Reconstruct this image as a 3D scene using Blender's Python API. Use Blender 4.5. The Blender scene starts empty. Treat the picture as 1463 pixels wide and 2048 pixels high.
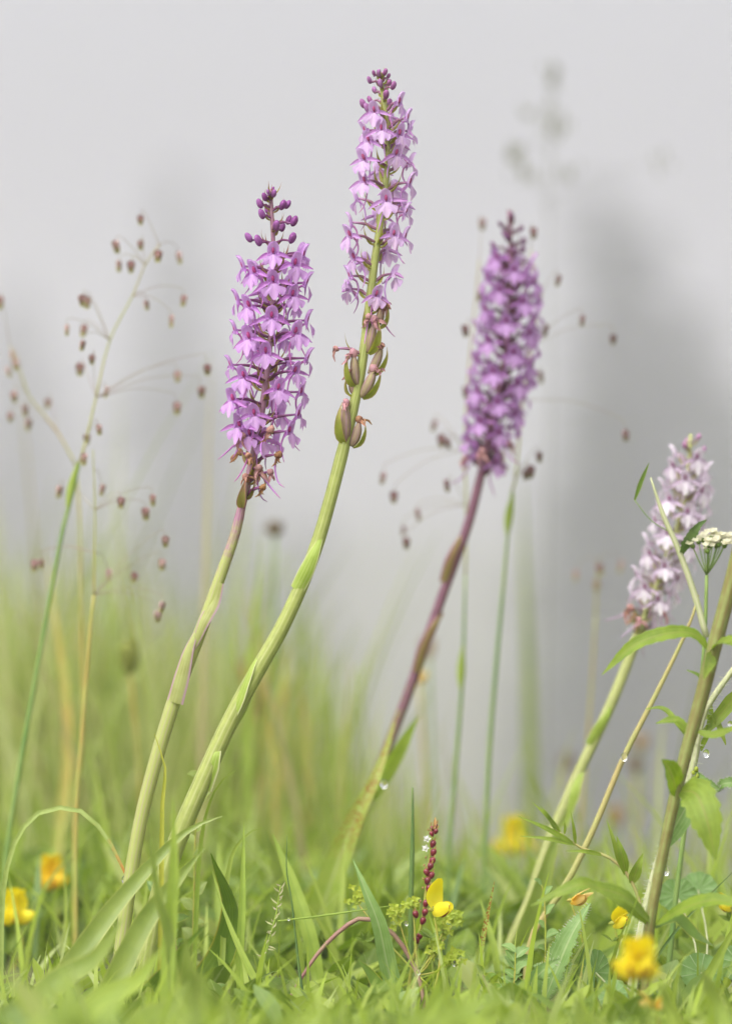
import bpy, math, random
import numpy as np
from mathutils import Vector, Matrix

# ------------------------------------------------------------------ camera, sky, sun, exposure
SC = bpy.context.scene
COL = SC.collection
R = math.radians
D = 1.30            # metres from the lens to the plane of sharp focus
PPM = 6000.0        # photograph pixels per metre in that plane
ZC = 0.165          # lens height above the meadow
cd = bpy.data.cameras.new('camera')
cam = bpy.data.objects.new('camera', cd)
COL.objects.link(cam)
cam.location = (0, -D, ZC)
cam.rotation_euler = (R(90), 0, 0)
cd.sensor_fit = 'VERTICAL'
cd.sensor_height = 36.0
cd.sensor_width = 36.0
cd.lens = 36.0 * D / (2048.0 / PPM)
cd.clip_start = 0.02
cd.clip_end = 2000
cd.dof.use_dof = True
cd.dof.focus_distance = D
cd.dof.aperture_fstop = 5.4
SC.camera = cam

SUN_EL, SUN_AZ = R(50), R(-145)
w = bpy.data.worlds.new('World')
SC.world = w
w.use_nodes = True
wn, wl = w.node_tree.nodes, w.node_tree.links
bg = wn['Background']
sky = wn.new('ShaderNodeTexSky')
sky.sky_type = 'NISHITA'
sky.sun_disc = False
sky.sun_elevation = SUN_EL
sky.sun_rotation = SUN_AZ
sky.air_density = 1.0
sky.dust_density = 7.0
sky.ozone_density = 1.5
hs = wn.new('ShaderNodeHueSaturation')
hs.inputs['Saturation'].default_value = 0.16      # overcast: nearly grey
hs.inputs['Value'].default_value = 1.0
wl.new(sky.outputs[0], hs.inputs['Color'])
wl.new(hs.outputs[0], bg.inputs['Color'])
bg.inputs['Strength'].default_value = 0.13

sl = bpy.data.lights.new('sun', 'SUN')
sl.energy = 1.1
sl.angle = R(70)
sl.color = (1.0, 0.96, 0.90)
sun = bpy.data.objects.new('sun', sl)
COL.objects.link(sun)
sdir = Vector((math.sin(SUN_AZ) * math.cos(SUN_EL), math.cos(SUN_AZ) * math.cos(SUN_EL), math.sin(SUN_EL)))
sun.rotation_euler = (-sdir).to_track_quat('-Z', 'Y').to_euler()

vs = SC.view_settings
vs.view_transform = 'Standard'
vs.look = 'None'
vs.gamma = 1.0
vs.exposure = 1.0
vs.use_curve_mapping = False
SC.render.engine = 'CYCLES'
cy = SC.cycles
cy.use_denoising = True
cy.denoiser = 'OPENIMAGEDENOISE'
cy.max_bounces = 10
cy.diffuse_bounces = 4
cy.transmission_bounces = 8
cy.volume_bounces = 3
cy.transparent_max_bounces = 8
cy.caustics_reflective = False
cy.caustics_refractive = False

rng = random.Random(7)
nrng = np.random.default_rng(11)


# ------------------------------------------------------------------ helpers
def W(px, py, dy=0.0):
    """photograph pixel at dy metres behind the focal plane -> world point"""
    k = (D + dy) / D / PPM
    return Vector(((px - 731.5) * k, dy, ZC - (py - 1024.0) * k))


def K(dy=0.0):
    return (D + dy) / D / PPM


def sstep(a, b, x):
    t = min(1.0, max(0.0, (x - a) / (b - a)))
    return t * t * (3 - 2 * t)


def G(x, y):
    """height of the meadow and the valley behind it"""
    z = 0.003 * math.sin(37 * x + 5) * math.sin(29 * y + 11 * x + 1)
    if y > 0.25:
        t = min(y, 46.0) - 0.25
        z -= 0.105 * t * t / (t + 0.5)
        z += -0.95 * math.tanh(x / 4.2) * sstep(0.2, 2.6, y) * (1 - 0.6 * sstep(6, 30, y))
    if y > 0.12:
        z -= 0.125 * sstep(0.12, 0.75, y) * sstep(-0.03, 0.07, x * D / (D + y)) * (1 - sstep(5, 25, y))
    if y > 46:
        t = min(y, 100.0) - 46
        z += 0.085 * t * t / (t + 8)
    if y > 6:
        z += 0.25 * math.sin(0.21 * x + 0.13 * y) * sstep(6, 20, y) + 0.3 * math.sin(0.09 * y - 0.17 * x) * sstep(10, 30, y)
    return z


def cr(pts, n):
    """Catmull-Rom resample of a list of Vectors to n points"""
    pts = [Vector(p) for p in pts]
    if len(pts) == 2:
        return [pts[0].lerp(pts[1], i / (n - 1)) for i in range(n)]
    P = [pts[0] * 2 - pts[1]] + pts + [pts[-1] * 2 - pts[-2]]
    L = [0.0]
    for i in range(len(pts) - 1):
        L.append(L[-1] + (pts[i + 1] - pts[i]).length)
    out = []
    seg = 0
    for i in range(n):
        s = L[-1] * i / (n - 1)
        while seg < len(pts) - 2 and s > L[seg + 1]:
            seg += 1
        t = (s - L[seg]) / max(1e-9, L[seg + 1] - L[seg])
        t = min(1.0, max(0.0, t))
        p0, p1, p2, p3 = P[seg], P[seg + 1], P[seg + 2], P[seg + 3]
        out.append(0.5 * ((2 * p1) + (p2 - p0) * t + (2 * p0 - 5 * p1 + 4 * p2 - p3) * t * t + (3 * p1 - p0 - 3 * p2 + p3) * t ** 3))
    return out


def lerplist(vals, n):
    if not isinstance(vals, (list, tuple)):
        return [vals] * n
    return list(np.interp(np.linspace(0, 1, n), np.linspace(0, 1, len(vals)), vals))


class MB:
    def __init__(s):
        s.v, s.f, s.a = [], [], []

    def add(s, vv, ff, aa):
        o = len(s.v)
        s.v += [tuple(x) for x in vv]
        s.f += [tuple(i + o for i in q) for q in ff]
        s.a += aa
        return s

    def tube(s, pts, rad, n=8, ridge=0.0, nr=6, rnd=0.0, m=None, twist=0.0):
        if m:
            pts = cr(pts, m)
        m = len(pts)
        rad = lerplist(rad, m)
        vv, ff, aa = [], [], []
        T = [(pts[min(i + 1, m - 1)] - pts[max(i - 1, 0)]).normalized() for i in range(m)]
        up = Vector((0, 0, 1)) if abs(T[0].z) < 0.9 else Vector((0, 1, 0))
        a = T[0].cross(up).normalized()
        for i in range(m):
            a = (a - T[i] * a.dot(T[i])).normalized()
            b = T[i].cross(a)
            for j in range(n):
                th = 2 * math.pi * j / n
                r = rad[i] * (1 + ridge * math.cos(nr * th + twist * i / m))
                vv.append(pts[i] + a * (r * math.cos(th)) + b * (r * math.sin(th)))
                aa.append((abs(1 - 2 * j / n), i / (m - 1), rnd))
        for i in range(m - 1):
            for j in range(n):
                k = (j + 1) % n
                ff.append((i * n + j, i * n + k, (i + 1) * n + k, (i + 1) * n + j))
        ff.append(tuple(range(n - 1, -1, -1)))
        ff.append(tuple((m - 1) * n + j for j in range(n)))
        return s.add(vv, ff, aa)

    def blade(s, pts, wid, nrm=(0, -1, 0), fold=0.15, nc=2, rnd=0.0, m=10, teeth=0, tooth=0.0, wave=0.0, twist=0.0, pow_=1.5, ph=0.0):
        """leaf-like strip: wid = half widths along its length"""
        pts = cr(pts, m)
        wid = wid if len(wid) == m else lerplist(wid, m)
        nrm = Vector(nrm)
        vv, ff, aa = [], [], []
        for i in range(m):
            t = (pts[min(i + 1, m - 1)] - pts[max(i - 1, 0)]).normalized()
            sd = t.cross(nrm)
            if sd.length < 1e-4:
                sd = t.cross(Vector((1, 0.3, 0)))
            sd.normalize()
            n_ = sd.cross(t).normalized()
            if twist:
                q = Matrix.Rotation(twist * i / (m - 1), 3, t)
                sd, n_ = q @ sd, q @ n_
            v = i / (m - 1)
            for j in range(-nc, nc + 1):
                u = j / nc
                ww = wid[i]
                if teeth and abs(j) == nc:
                    ww *= 1 + tooth * (((v * teeth + ph) % 1.0) - 0.5) * -2
                off = fold * wid[i] * abs(u) ** pow_
                if wave:
                    off += wave * wid[i] * math.sin(v * 17 + u * 2 + ph * 6) * abs(u)
                vv.append(pts[i] + sd * (u * ww) + n_ * off)
                aa.append((u, v, rnd))
        c = 2 * nc + 1
        for i in range(m - 1):
            for j in range(c - 1):
                ff.append((i * c + j, i * c + j + 1, (i + 1) * c + j + 1, (i + 1) * c + j))
        return s.add(vv, ff, aa)

    def ball(s, c, r, ax=(0, 0, 1), n=8, m=6, lobe=0.0, nl=3, noise=0.0, rnd=0.0, egg=0.0, rg=rng):
        """ellipsoid r = (radius, half length) along ax"""
        ax = Vector(ax).normalized()
        up = Vector((0, 1, 0)) if abs(ax.y) < 0.9 else Vector((1, 0, 0))
        a = ax.cross(up).normalized()
        b = ax.cross(a)
        c = Vector(c)
        vv, ff, aa = [], [], []
        for i in range(m + 1):
            ph = math.pi * (0.03 + 0.94 * i / m)
            for j in range(n):
                th = 2 * math.pi * j / n
                q = 1 + lobe * math.cos(nl * th) + (rg.uniform(-noise, noise) if noise else 0)
                rr = r[0] * math.sin(ph) * q * (1 + egg * math.cos(ph))
                vv.append(c - ax * (r[1] * math.cos(ph)) + a * (rr * math.cos(th)) + b * (rr * math.sin(th)))
                aa.append((abs(1 - 2 * j / n), i / m, rnd))
        for i in range(m):
            for j in range(n):
                k = (j + 1) % n
                ff.append((i * n + j, i * n + k, (i + 1) * n + k, (i + 1) * n + j))
        ff.append(tuple(range(n - 1, -1, -1)))
        ff.append(tuple(m * n + j for j in range(n)))
        return s.add(vv, ff, aa)

    def grid(s, fn, nu, nv, rnd=0.0):
        vv, ff, aa = [], [], []
        for i in range(nv + 1):
            for j in range(nu + 1):
                u, v = -1 + 2 * j / nu, i / nv
                vv.append(fn(u, v))
                aa.append((u, v, rnd))
        c = nu + 1
        for i in range(nv):
            for j in range(nu):
                ff.append((i * c + j, i * c + j + 1, (i + 1) * c + j + 1, (i + 1) * c + j))
        return s.add(vv, ff, aa)

    def mesh(s, name, mat, origin=None, smooth=True, sub=0):
        me = bpy.data.meshes.new(name)
        V = np.array(s.v, dtype=np.float64)
        if origin is not None:
            V = V - np.array(tuple(origin))
        me.from_pydata(V.tolist(), [], s.f)
        at = me.attributes.new('uvr', 'FLOAT_VECTOR', 'POINT')
        at.data.foreach_set('vector', np.array(s.a, dtype=np.float32).ravel())
        if smooth:
            me.polygons.foreach_set('use_smooth', [True] * len(me.polygons))
        me.materials.append(mat)
        return me

    def build(s, name, mat, parent=None, origin=None, smooth=True):
        """mesh object; world coordinates minus origin (the parent's place)"""
        o = bpy.data.objects.new(name, s.mesh(name, mat, origin, smooth))
        COL.objects.link(o)
        if parent is not None:
            o.parent = parent
        return o


def inst(name, me, parent, mtx=None, loc=None):
    o = bpy.data.objects.new(name, me)
    COL.objects.link(o)
    if parent is not None:
        o.parent = parent
    if mtx is not None:
        o.matrix_basis = mtx
    elif loc is not None:
        o.location = loc
    return o


def tag(o, label, cat, group=None, kind=None):
    if label:
        o['label'] = label
    if cat:
        o['category'] = cat
    if group:
        o['group'] = group
    if kind:
        o['kind'] = kind
    return o


def thing(name, label, cat, loc, group=None):
    o = bpy.data.objects.new(name, None)
    o.empty_display_size = 0.01
    COL.objects.link(o)
    o.location = loc
    return tag(o, label, cat, group, 'thing')


def solo(mb, name, mat, label, cat, group=None, origin=None):
    """a thing that is one mesh, with its origin at its foot"""
    origin = Vector(origin if origin is not None else mb.v[0])
    o = mb.build(name, mat, None, origin)
    o.location = origin
    return tag(o, label, cat, group, 'thing')


# ------------------------------------------------------------------ materials
def mat(name, c1, c2=None, ns=350.0, trans=0.3, tcol=None, rough=0.5, spec=0.3, stripe=None, vgrad=None, vgrad2=None,
        edge=None, spots=None, rcol=None, ocol=None, bump=0.0, mid=None):
    m = bpy.data.materials.new(name)
    m.use_nodes = True
    N, L = m.node_tree.nodes, m.node_tree.links
    N.clear()
    out = N.new('ShaderNodeOutputMaterial')
    at = N.new('ShaderNodeAttribute'); at.attribute_name = 'uvr'
    sep = N.new('ShaderNodeSeparateXYZ'); L.new(at.outputs['Vector'], sep.inputs[0])
    tc = N.new('ShaderNodeTexCoord')
    nz = N.new('ShaderNodeTexNoise'); nz.inputs['Scale'].default_value = ns
    nz.inputs['Detail'].default_value = 3
    L.new(tc.outputs['Object'], nz.inputs['Vector'])

    def rgb(c):
        return (c[0], c[1], c[2], 1)

    def mix(fac, a, b):
        x = N.new('ShaderNodeMix'); x.data_type = 'RGBA'
        if isinstance(fac, (int, float)):
            x.inputs[0].default_value = fac
        else:
            L.new(fac, x.inputs[0])
        for i, c in ((6, a), (7, b)):
            if isinstance(c, tuple):
                x.inputs[i].default_value = rgb(c)
            else:
                L.new(c, x.inputs[i])
        return x.outputs[2]

    def mrange(v, a, b, lo=0.0, hi=1.0):
        x = N.new('ShaderNodeMapRange'); x.clamp = True
        x.interpolation_type = 'SMOOTHSTEP'
        L.new(v, x.inputs[0])
        for i, q in ((1, a), (2, b), (3, lo), (4, hi)):
            x.inputs[i].default_value = q
        return x.outputs[0]

    def math_(op, a, b=None):
        x = N.new('ShaderNodeMath'); x.operation = op
        for i, q in ((0, a), (1, b)):
            if q is None:
                continue
            if isinstance(q, (int, float)):
                x.inputs[i].default_value = q
            else:
                L.new(q, x.inputs[i])
        return x.outputs[0]

    c2 = c2 or tuple(x * 0.8 for x in c1)
    col = mix(mrange(nz.outputs[0], 0.35, 0.65), tuple(c1), tuple(c2))
    if ocol:
        oi = N.new('ShaderNodeObjectInfo')
        col = mix(math_('MULTIPLY', oi.outputs['Random'], ocol[1]), col, tuple(ocol[0]))
    if rcol:
        for c, lo, hi in rcol:
            col = mix(mrange(sep.outputs[2], lo, hi), col, tuple(c))
    for vg in (vgrad, vgrad2):
        if vg:
            c, v0, v1 = vg
            q = math_('ADD', sep.outputs[1], math_('MULTIPLY', math_('SUBTRACT', nz.outputs[0], 0.5), 0.25))
            col = mix(mrange(q, v0, v1), col, tuple(c))
    if stripe:                                   # fine lengthwise veins
        cnt, c, amt = stripe
        sw = math_('SINE', math_('MULTIPLY', sep.outputs[0], cnt * math.pi))
        n2 = N.new('ShaderNodeTexNoise'); n2.inputs['Scale'].default_value = ns * 0.6
        L.new(tc.outputs['Object'], n2.inputs['Vector'])
        f = math_('MULTIPLY', mrange(sw, 0.1, 0.9), mrange(n2.outputs[0], 0.3, 0.6, 0.3 * amt, amt))
        col = mix(f, col, tuple(c))
    au = math_('ABSOLUTE', sep.outputs[0])
    if mid:                                      # midrib / centre patch
        c, u1, amt = mid
        col = mix(mrange(au, 0.0, u1, amt, 0.0), col, tuple(c))
    if edge:
        c, u0 = edge
        col = mix(mrange(au, u0, 1.0), col, tuple(c))
    if spots:
        c, scl, thr, v0 = spots
        n3 = N.new('ShaderNodeTexNoise'); n3.inputs['Scale'].default_value = scl
        n3.inputs['Detail'].default_value = 4
        L.new(tc.outputs['Object'], n3.inputs['Vector'])
        f = math_('MULTIPLY', mrange(n3.outputs[0], thr, thr + 0.06), mrange(sep.outputs[1], v0, v0 + 0.2))
        col = mix(f, col, tuple(c))
    pb = N.new('ShaderNodeBsdfPrincipled')
    L.new(col, pb.inputs['Base Color'])
    pb.inputs['Roughness'].default_value = rough
    pb.inputs['Specular IOR Level'].default_value = spec
    if bump:
        bp = N.new('ShaderNodeBump'); bp.inputs['Strength'].default_value = bump
        bp.inputs['Distance'].default_value = 0.0004
        L.new(nz.outputs[0], bp.inputs['Height'])
        L.new(bp.outputs[0], pb.inputs['Normal'])
    if trans > 0:
        tr = N.new('ShaderNodeBsdfTranslucent')
        hb = N.new('ShaderNodeHueSaturation'); hb.inputs['Saturation'].default_value = 1.12
        hb.inputs['Value'].default_value = 1.1
        L.new(col, hb.inputs['Color']); L.new(hb.outputs[0], tr.inputs['Color'])
        ms = N.new('ShaderNodeMixShader'); ms.inputs[0].default_value = trans
        L.new(pb.outputs[0], ms.inputs[1]); L.new(tr.outputs[0], ms.inputs[2])
        L.new(ms.outputs[0], out.inputs[0])
    else:
        L.new(pb.outputs[0], out.inputs[0])
    return m


def petal_mats(tagname, base, pale, deep, bud, stem1, stem2, ovary, bract, bract2, low=None):
    d = {}
    d['hood'] = mat('petal_' + tagname, base, pale, ns=260, trans=0.42, ocol=(pale, 0.55), edge=(pale, 0.7), vgrad=None, rough=0.55, spec=0.25, bump=0.3)
    d['lip'] = mat('lip_' + tagname, base, pale, ns=220, trans=0.42, ocol=(pale, 0.4), mid=(tuple(min(1, x * 1.25 + 0.05) for x in pale), 0.55, 0.75), rough=0.55, spec=0.25, bump=0.35, stripe=(9, base, 0.35))
    d['sepal'] = mat('sepal_' + tagname, tuple(x * 0.9 for x in base), base, ns=240, trans=0.38, ocol=(deep, 0.12), rough=0.5, spec=0.3, stripe=(3, deep, 0.3))
    d['spur'] = mat('spur_' + tagname, tuple(0.6 * a + 0.4 * b for a, b in zip(base, deep)), base, ns=240, trans=0.35, ocol=(deep, 0.5))
    d['column'] = mat('column_' + tagname, deep, tuple(x * 0.7 for x in deep), trans=0.2)
    d['bud'] = mat('bud_' + tagname, bud, tuple(x * 0.7 for x in bud), ns=300, trans=0.25, ocol=(base, 0.4), stripe=(3, tuple(x * 0.6 for x in bud), 0.6), rough=0.45)
    d['ovary'] = mat('ovary_' + tagname, ovary, tuple(x * 0.7 for x in ovary), ns=300, trans=0.15, stripe=(5, tuple(x * 0.55 for x in ovary), 0.6), vgrad=(base, 0.6, 1.3), rough=0.4, spec=0.4)
    d['stem'] = mat('stem_' + tagname, stem1, tuple(x * 0.85 for x in stem1), ns=300, trans=0.12, stripe=(11, stem2, 0.6 if low else 0.85), vgrad=low, rough=0.42, spec=0.4, bump=0.2)
    d['bract'] = mat('bract_' + tagname, bract, tuple(x * 0.8 for x in bract), ns=300, trans=0.4, vgrad=(bract2, 0.45, 1.0), edge=(bract2, 0.75), stripe=(7, tuple(x * 0.7 for x in bract), 0.5), ocol=(bract2, 0.25))
    return d


PM1 = petal_mats('mauve', (0.56, 0.27, 0.68), (0.68, 0.43, 0.78), (0.50, 0.06, 0.26), (0.33, 0.075, 0.33), (0.34, 0.15, 0.25), (0.42, 0.34, 0.26), (0.24, 0.06, 0.19), (0.30, 0.29, 0.06), (0.42, 0.17, 0.17), ((0.38, 0.42, 0.12), 0.36, 0.48))
PM2 = petal_mats('pale_mauve', (0.58, 0.35, 0.70), (0.74, 0.55, 0.82), (0.52, 0.10, 0.26), (0.40, 0.12, 0.34), (0.36, 0.41, 0.105), (0.44, 0.47, 0.18), (0.38, 0.17, 0.27), (0.36, 0.42, 0.06), (0.50, 0.38, 0.18))
PM3 = petal_mats('violet', (0.44, 0.22, 0.52), (0.58, 0.36, 0.66), (0.30, 0.04, 0.18), (0.17, 0.04, 0.14), (0.22, 0.10, 0.14), (0.16, 0.05, 0.11), (0.14, 0.045, 0.10), (0.17, 0.09, 0.07), (0.2, 0.07, 0.1), ((0.26, 0.26, 0.08), 0.58, 0.80))
PM4 = petal_mats('white_lilac', (0.68, 0.58, 0.72), (0.82, 0.74, 0.84), (0.36, 0.12, 0.26), (0.60, 0.25, 0.50), (0.42, 0.46, 0.15), (0.5, 0.5, 0.25), (0.36, 0.27, 0.30), (0.40, 0.38, 0.14), (0.5, 0.42, 0.28))
M_STEM3B = mat('orchid_leaf_green', (0.34, 0.46, 0.08), (0.26, 0.38, 0.06), ns=120, trans=0.4, stripe=(9, (0.45, 0.52, 0.18), 0.5), edge=(0.5, 0.5, 0.14) and ((0.52, 0.52, 0.16), 0.8))
M_RUST = mat('rusty_leaf', (0.40, 0.50, 0.10), (0.32, 0.44, 0.07), ns=150, trans=0.4, stripe=(7, (0.5, 0.55, 0.2), 0.5), spots=((0.34, 0.17, 0.04), 1300, 0.49, 0.40), mid=((0.52, 0.58, 0.24), 0.25, 0.6))
M_WILT = mat('wilted_petal', (0.46, 0.25, 0.10), (0.26, 0.11, 0.045), ns=500, trans=0.25, ocol=((0.64, 0.36, 0.46), 0.7), rough=0.7, bump=0.6)
M_POD = mat('seed_pod', (0.36, 0.25, 0.16), (0.30, 0.18, 0.17), ns=300, trans=0.12, stripe=(6, (0.42, 0.24, 0.32), 0.75), ocol=((0.34, 0.36, 0.12), 0.45))
M_SHEATH = mat('stem_leaf', (0.40, 0.52, 0.10), (0.33, 0.45, 0.07), ns=200, trans=0.35, stripe=(5, (0.52, 0.58, 0.2), 0.5), edge=((0.6, 0.6, 0.35), 0.75))
M_SHEATH1 = mat('stem_leaf_mauve', (0.42, 0.46, 0.16), (0.36, 0.38, 0.12), ns=200, trans=0.35, stripe=(5, (0.5, 0.5, 0.24), 0.5), edge=((0.5, 0.3, 0.42), 0.6))
M_LEAF = mat('broad_leaf', (0.29, 0.37, 0.075), (0.21, 0.29, 0.05), ns=90, trans=0.42, stripe=(9, (0.36, 0.46, 0.14), 0.5), edge=((0.46, 0.50, 0.14), 0.82), ocol=((0.32, 0.40, 0.12), 0.4), rough=0.38, spec=0.45)
M_LEAFD = mat('dark_broad_leaf', (0.15, 0.25, 0.03), (0.11, 0.19, 0.025), ns=90, trans=0.35, stripe=(9, (0.22, 0.32, 0.06), 0.5), edge=((0.46, 0.42, 0.08), 0.86), rough=0.38, spec=0.45)
M_GRASS = mat('grass_blade_green', (0.38, 0.50, 0.08), (0.29, 0.41, 0.06), ns=120, trans=0.42, stripe=(7, (0.40, 0.52, 0.14), 0.5), ocol=((0.40, 0.46, 0.10), 0.5), mid=((0.2, 0.33, 0.05), 0.15, 0.5))
M_GRASSD = mat('grass_stem_dark', (0.10, 0.18, 0.05), (0.14, 0.22, 0.05), ns=120, trans=0.15)
M_CULM = mat('culm_green', (0.16, 0.28, 0.07), (0.26, 0.36, 0.10), ns=60, trans=0.15)
M_CULMY = mat('culm_yellow', (0.44, 0.46, 0.12), (0.48, 0.36, 0.10), ns=40, trans=0.2)
M_BRANCH = mat('panicle_branch', (0.36, 0.26, 0.22), (0.40, 0.36, 0.22), ns=100, trans=0.2)
M_SPIKE = mat('spikelet_purple', (0.24, 0.10, 0.12), (0.34, 0.20, 0.17), ns=900, trans=0.3, vgrad=((0.40, 0.40, 0.15), 0.45, 1.0), ocol=((0.60, 0.42, 0.40), 0.75), edge=((0.52, 0.46, 0.34), 0.7))
M_SPIKED = mat('spikelet_dark', (0.14, 0.065, 0.08), (0.2, 0.1, 0.09), ns=900, trans=0.25, vgrad=((0.24, 0.22, 0.10), 0.5, 1.0), ocol=((0.55, 0.36, 0.36), 0.5), edge=((0.3, 0.24, 0.2), 0.7))
M_MASS = mat('meadow_grass_mix', (0.27, 0.33, 0.07), (0.20, 0.26, 0.05), ns=40, trans=0.5, rcol=[((0.44, 0.48, 0.16), 0.2, 0.4), ((0.29, 0.36, 0.08), 0.45, 0.55), ((0.52, 0.56, 0.24), 0.66, 0.74), ((0.43, 0.38, 0.19), 0.86, 0.93), ((0.44, 0.34, 0.22), 0.96, 1.0)])
M_SHORT = mat('short_grass_mix', (0.34, 0.45, 0.06), (0.27, 0.37, 0.05), ns=60, trans=0.5, rcol=[((0.48, 0.58, 0.14), 0.25, 0.45), ((0.40, 0.52, 0.07), 0.55, 0.62), ((0.52, 0.60, 0.24), 0.8, 0.9)])
M_COVER = mat('ground_leaf_mix', (0.26, 0.36, 0.05), (0.18, 0.27, 0.04), ns=120, trans=0.5, rcol=[((0.45, 0.56, 0.10), 0.25, 0.45), ((0.15, 0.23, 0.03), 0.52, 0.60), ((0.30, 0.42, 0.14), 0.78, 0.86), ((0.46, 0.52, 0.16), 0.93, 0.97)], mid=((0.45, 0.52, 0.22), 0.2, 0.4), rough=0.45)
M_DEEP = mat('herb_leaf_mix', (0.28, 0.38, 0.06), (0.20, 0.29, 0.05), ns=120, trans=0.45, rcol=[((0.34, 0.44, 0.09), 0.3, 0.5), ((0.20, 0.30, 0.11), 0.7, 0.8), ((0.44, 0.50, 0.16), 0.9, 0.95)], mid=((0.4, 0.46, 0.2), 0.2, 0.5), rough=0.42)
M_YEL = mat('trefoil_yellow', (0.88, 0.80, 0.05), (0.86, 0.74, 0.03), ns=200, trans=0.4, ocol=((0.87, 0.70, 0.04), 0.25), rough=0.45)
M_ORANGE = mat('trefoil_orange', (0.82, 0.48, 0.04), (0.82, 0.58, 0.06), ns=200, trans=0.35, vgrad=((0.82, 0.6, 0.2), 0.1, 0.8))
M_GOLD = mat('trefoil_gold', (0.86, 0.68, 0.06), (0.84, 0.62, 0.05), ns=200, trans=0.4)
M_REDK = mat('trefoil_keel', (0.35, 0.07, 0.03), (0.6, 0.3, 0.04), ns=400, trans=0.2)
M_BULB = mat('bulbil_red', (0.20, 0.018, 0.035), (0.13, 0.012, 0.025), ns=500, trans=0.05, rough=0.28, spec=0.5, vgrad=((0.32, 0.10, 0.06), 0.7, 1.2))
M_WHITE = mat('floret_white', (0.80, 0.79, 0.76), (0.70, 0.70, 0.64), ns=500, trans=0.35)
M_CREAM = mat('umbel_cream', (0.66, 0.64, 0.44), (0.56, 0.54, 0.34), ns=500, trans=0.35, ocol=((0.72, 0.70, 0.6), 0.5))
M_BISTEM = mat('bistort_stem', (0.36, 0.42, 0.06), (0.42, 0.36, 0.08), ns=300, trans=0.15)
M_REDSTEM = mat('reddish_stem', (0.30, 0.13, 0.13), (0.34, 0.22, 0.15), ns=100, trans=0.1)
M_TANSTEM = mat('tan_stem', (0.46, 0.37, 0.15), (0.40, 0.40, 0.14), ns=60, trans=0.15)
M_MANTLE = mat('mantle_flower', (0.50, 0.54, 0.07), (0.42, 0.50, 0.06), ns=600, trans=0.35, ocol=((0.34, 0.46, 0.06), 0.6))
M_HERB = mat('herb_leaf', (0.25, 0.35, 0.035), (0.18, 0.27, 0.025), ns=250, trans=0.45, stripe=(5, (0.34, 0.48, 0.09), 0.35), mid=((0.30, 0.30, 0.08), 0.12, 0.7), ocol=((0.33, 0.40, 0.09), 0.4), bump=0.5)
M_HERBG = mat('herb_leaf_grey', (0.25, 0.38, 0.14), (0.18, 0.30, 0.09), ns=250, trans=0.38, mid=((0.42, 0.5, 0.26), 0.14, 0.7), stripe=(7, (0.34, 0.46, 0.2), 0.4), ocol=((0.24, 0.38, 0.08), 0.5), bump=0.6)
M_HSTEM = mat('herb_stem', (0.21, 0.20, 0.06), (0.24, 0.27, 0.08), ns=250, trans=0.1, stripe=(6, (0.20, 0.13, 0.05), 0.6), rough=0.6)
M_PALESTEM = mat('pale_stem', (0.50, 0.52, 0.30), (0.44, 0.48, 0.24), ns=200, trans=0.15, stripe=(5, (0.6, 0.58, 0.42), 0.6))
M_HAIR = mat('plant_hair', (0.70, 0.72, 0.60), (0.62, 0.66, 0.5), trans=0.4)
M_BROWNHEAD = mat('seed_head_brown', (0.13, 0.09, 0.045), (0.20, 0.14, 0.07), ns=700, trans=0.1, rough=0.8, bump=0.8)
M_ORHEAD = mat('seed_head_orange', (0.42, 0.24, 0.09), (0.36, 0.26, 0.10), ns=700, trans=0.2, rough=0.8, bump=0.8)
M_GRHEAD = mat('seed_head_green', (0.24, 0.26, 0.05), (0.18, 0.20, 0.04), ns=600, trans=0.2, rough=0.7)
M_GREYGR = mat('grass_plume', (0.22, 0.23, 0.17), (0.28, 0.28, 0.21), ns=300, trans=0.3)
M_FLORET = mat('grass_floret', (0.52, 0.56, 0.24), (0.58, 0.56, 0.34), ns=300, trans=0.45, ocol=((0.6, 0.46, 0.4), 0.4))
M_NEEDLE = mat('spruce_needles', (0.045, 0.07, 0.04), (0.065, 0.09, 0.045), ns=1.5, trans=0.15, rcol=[((0.08, 0.10, 0.05), 0.4, 0.9)], rough=0.7)
M_BARK = mat('spruce_bark', (0.10, 0.08, 0.065), (0.06, 0.05, 0.04), ns=8, trans=0.0, rough=0.9)


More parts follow.
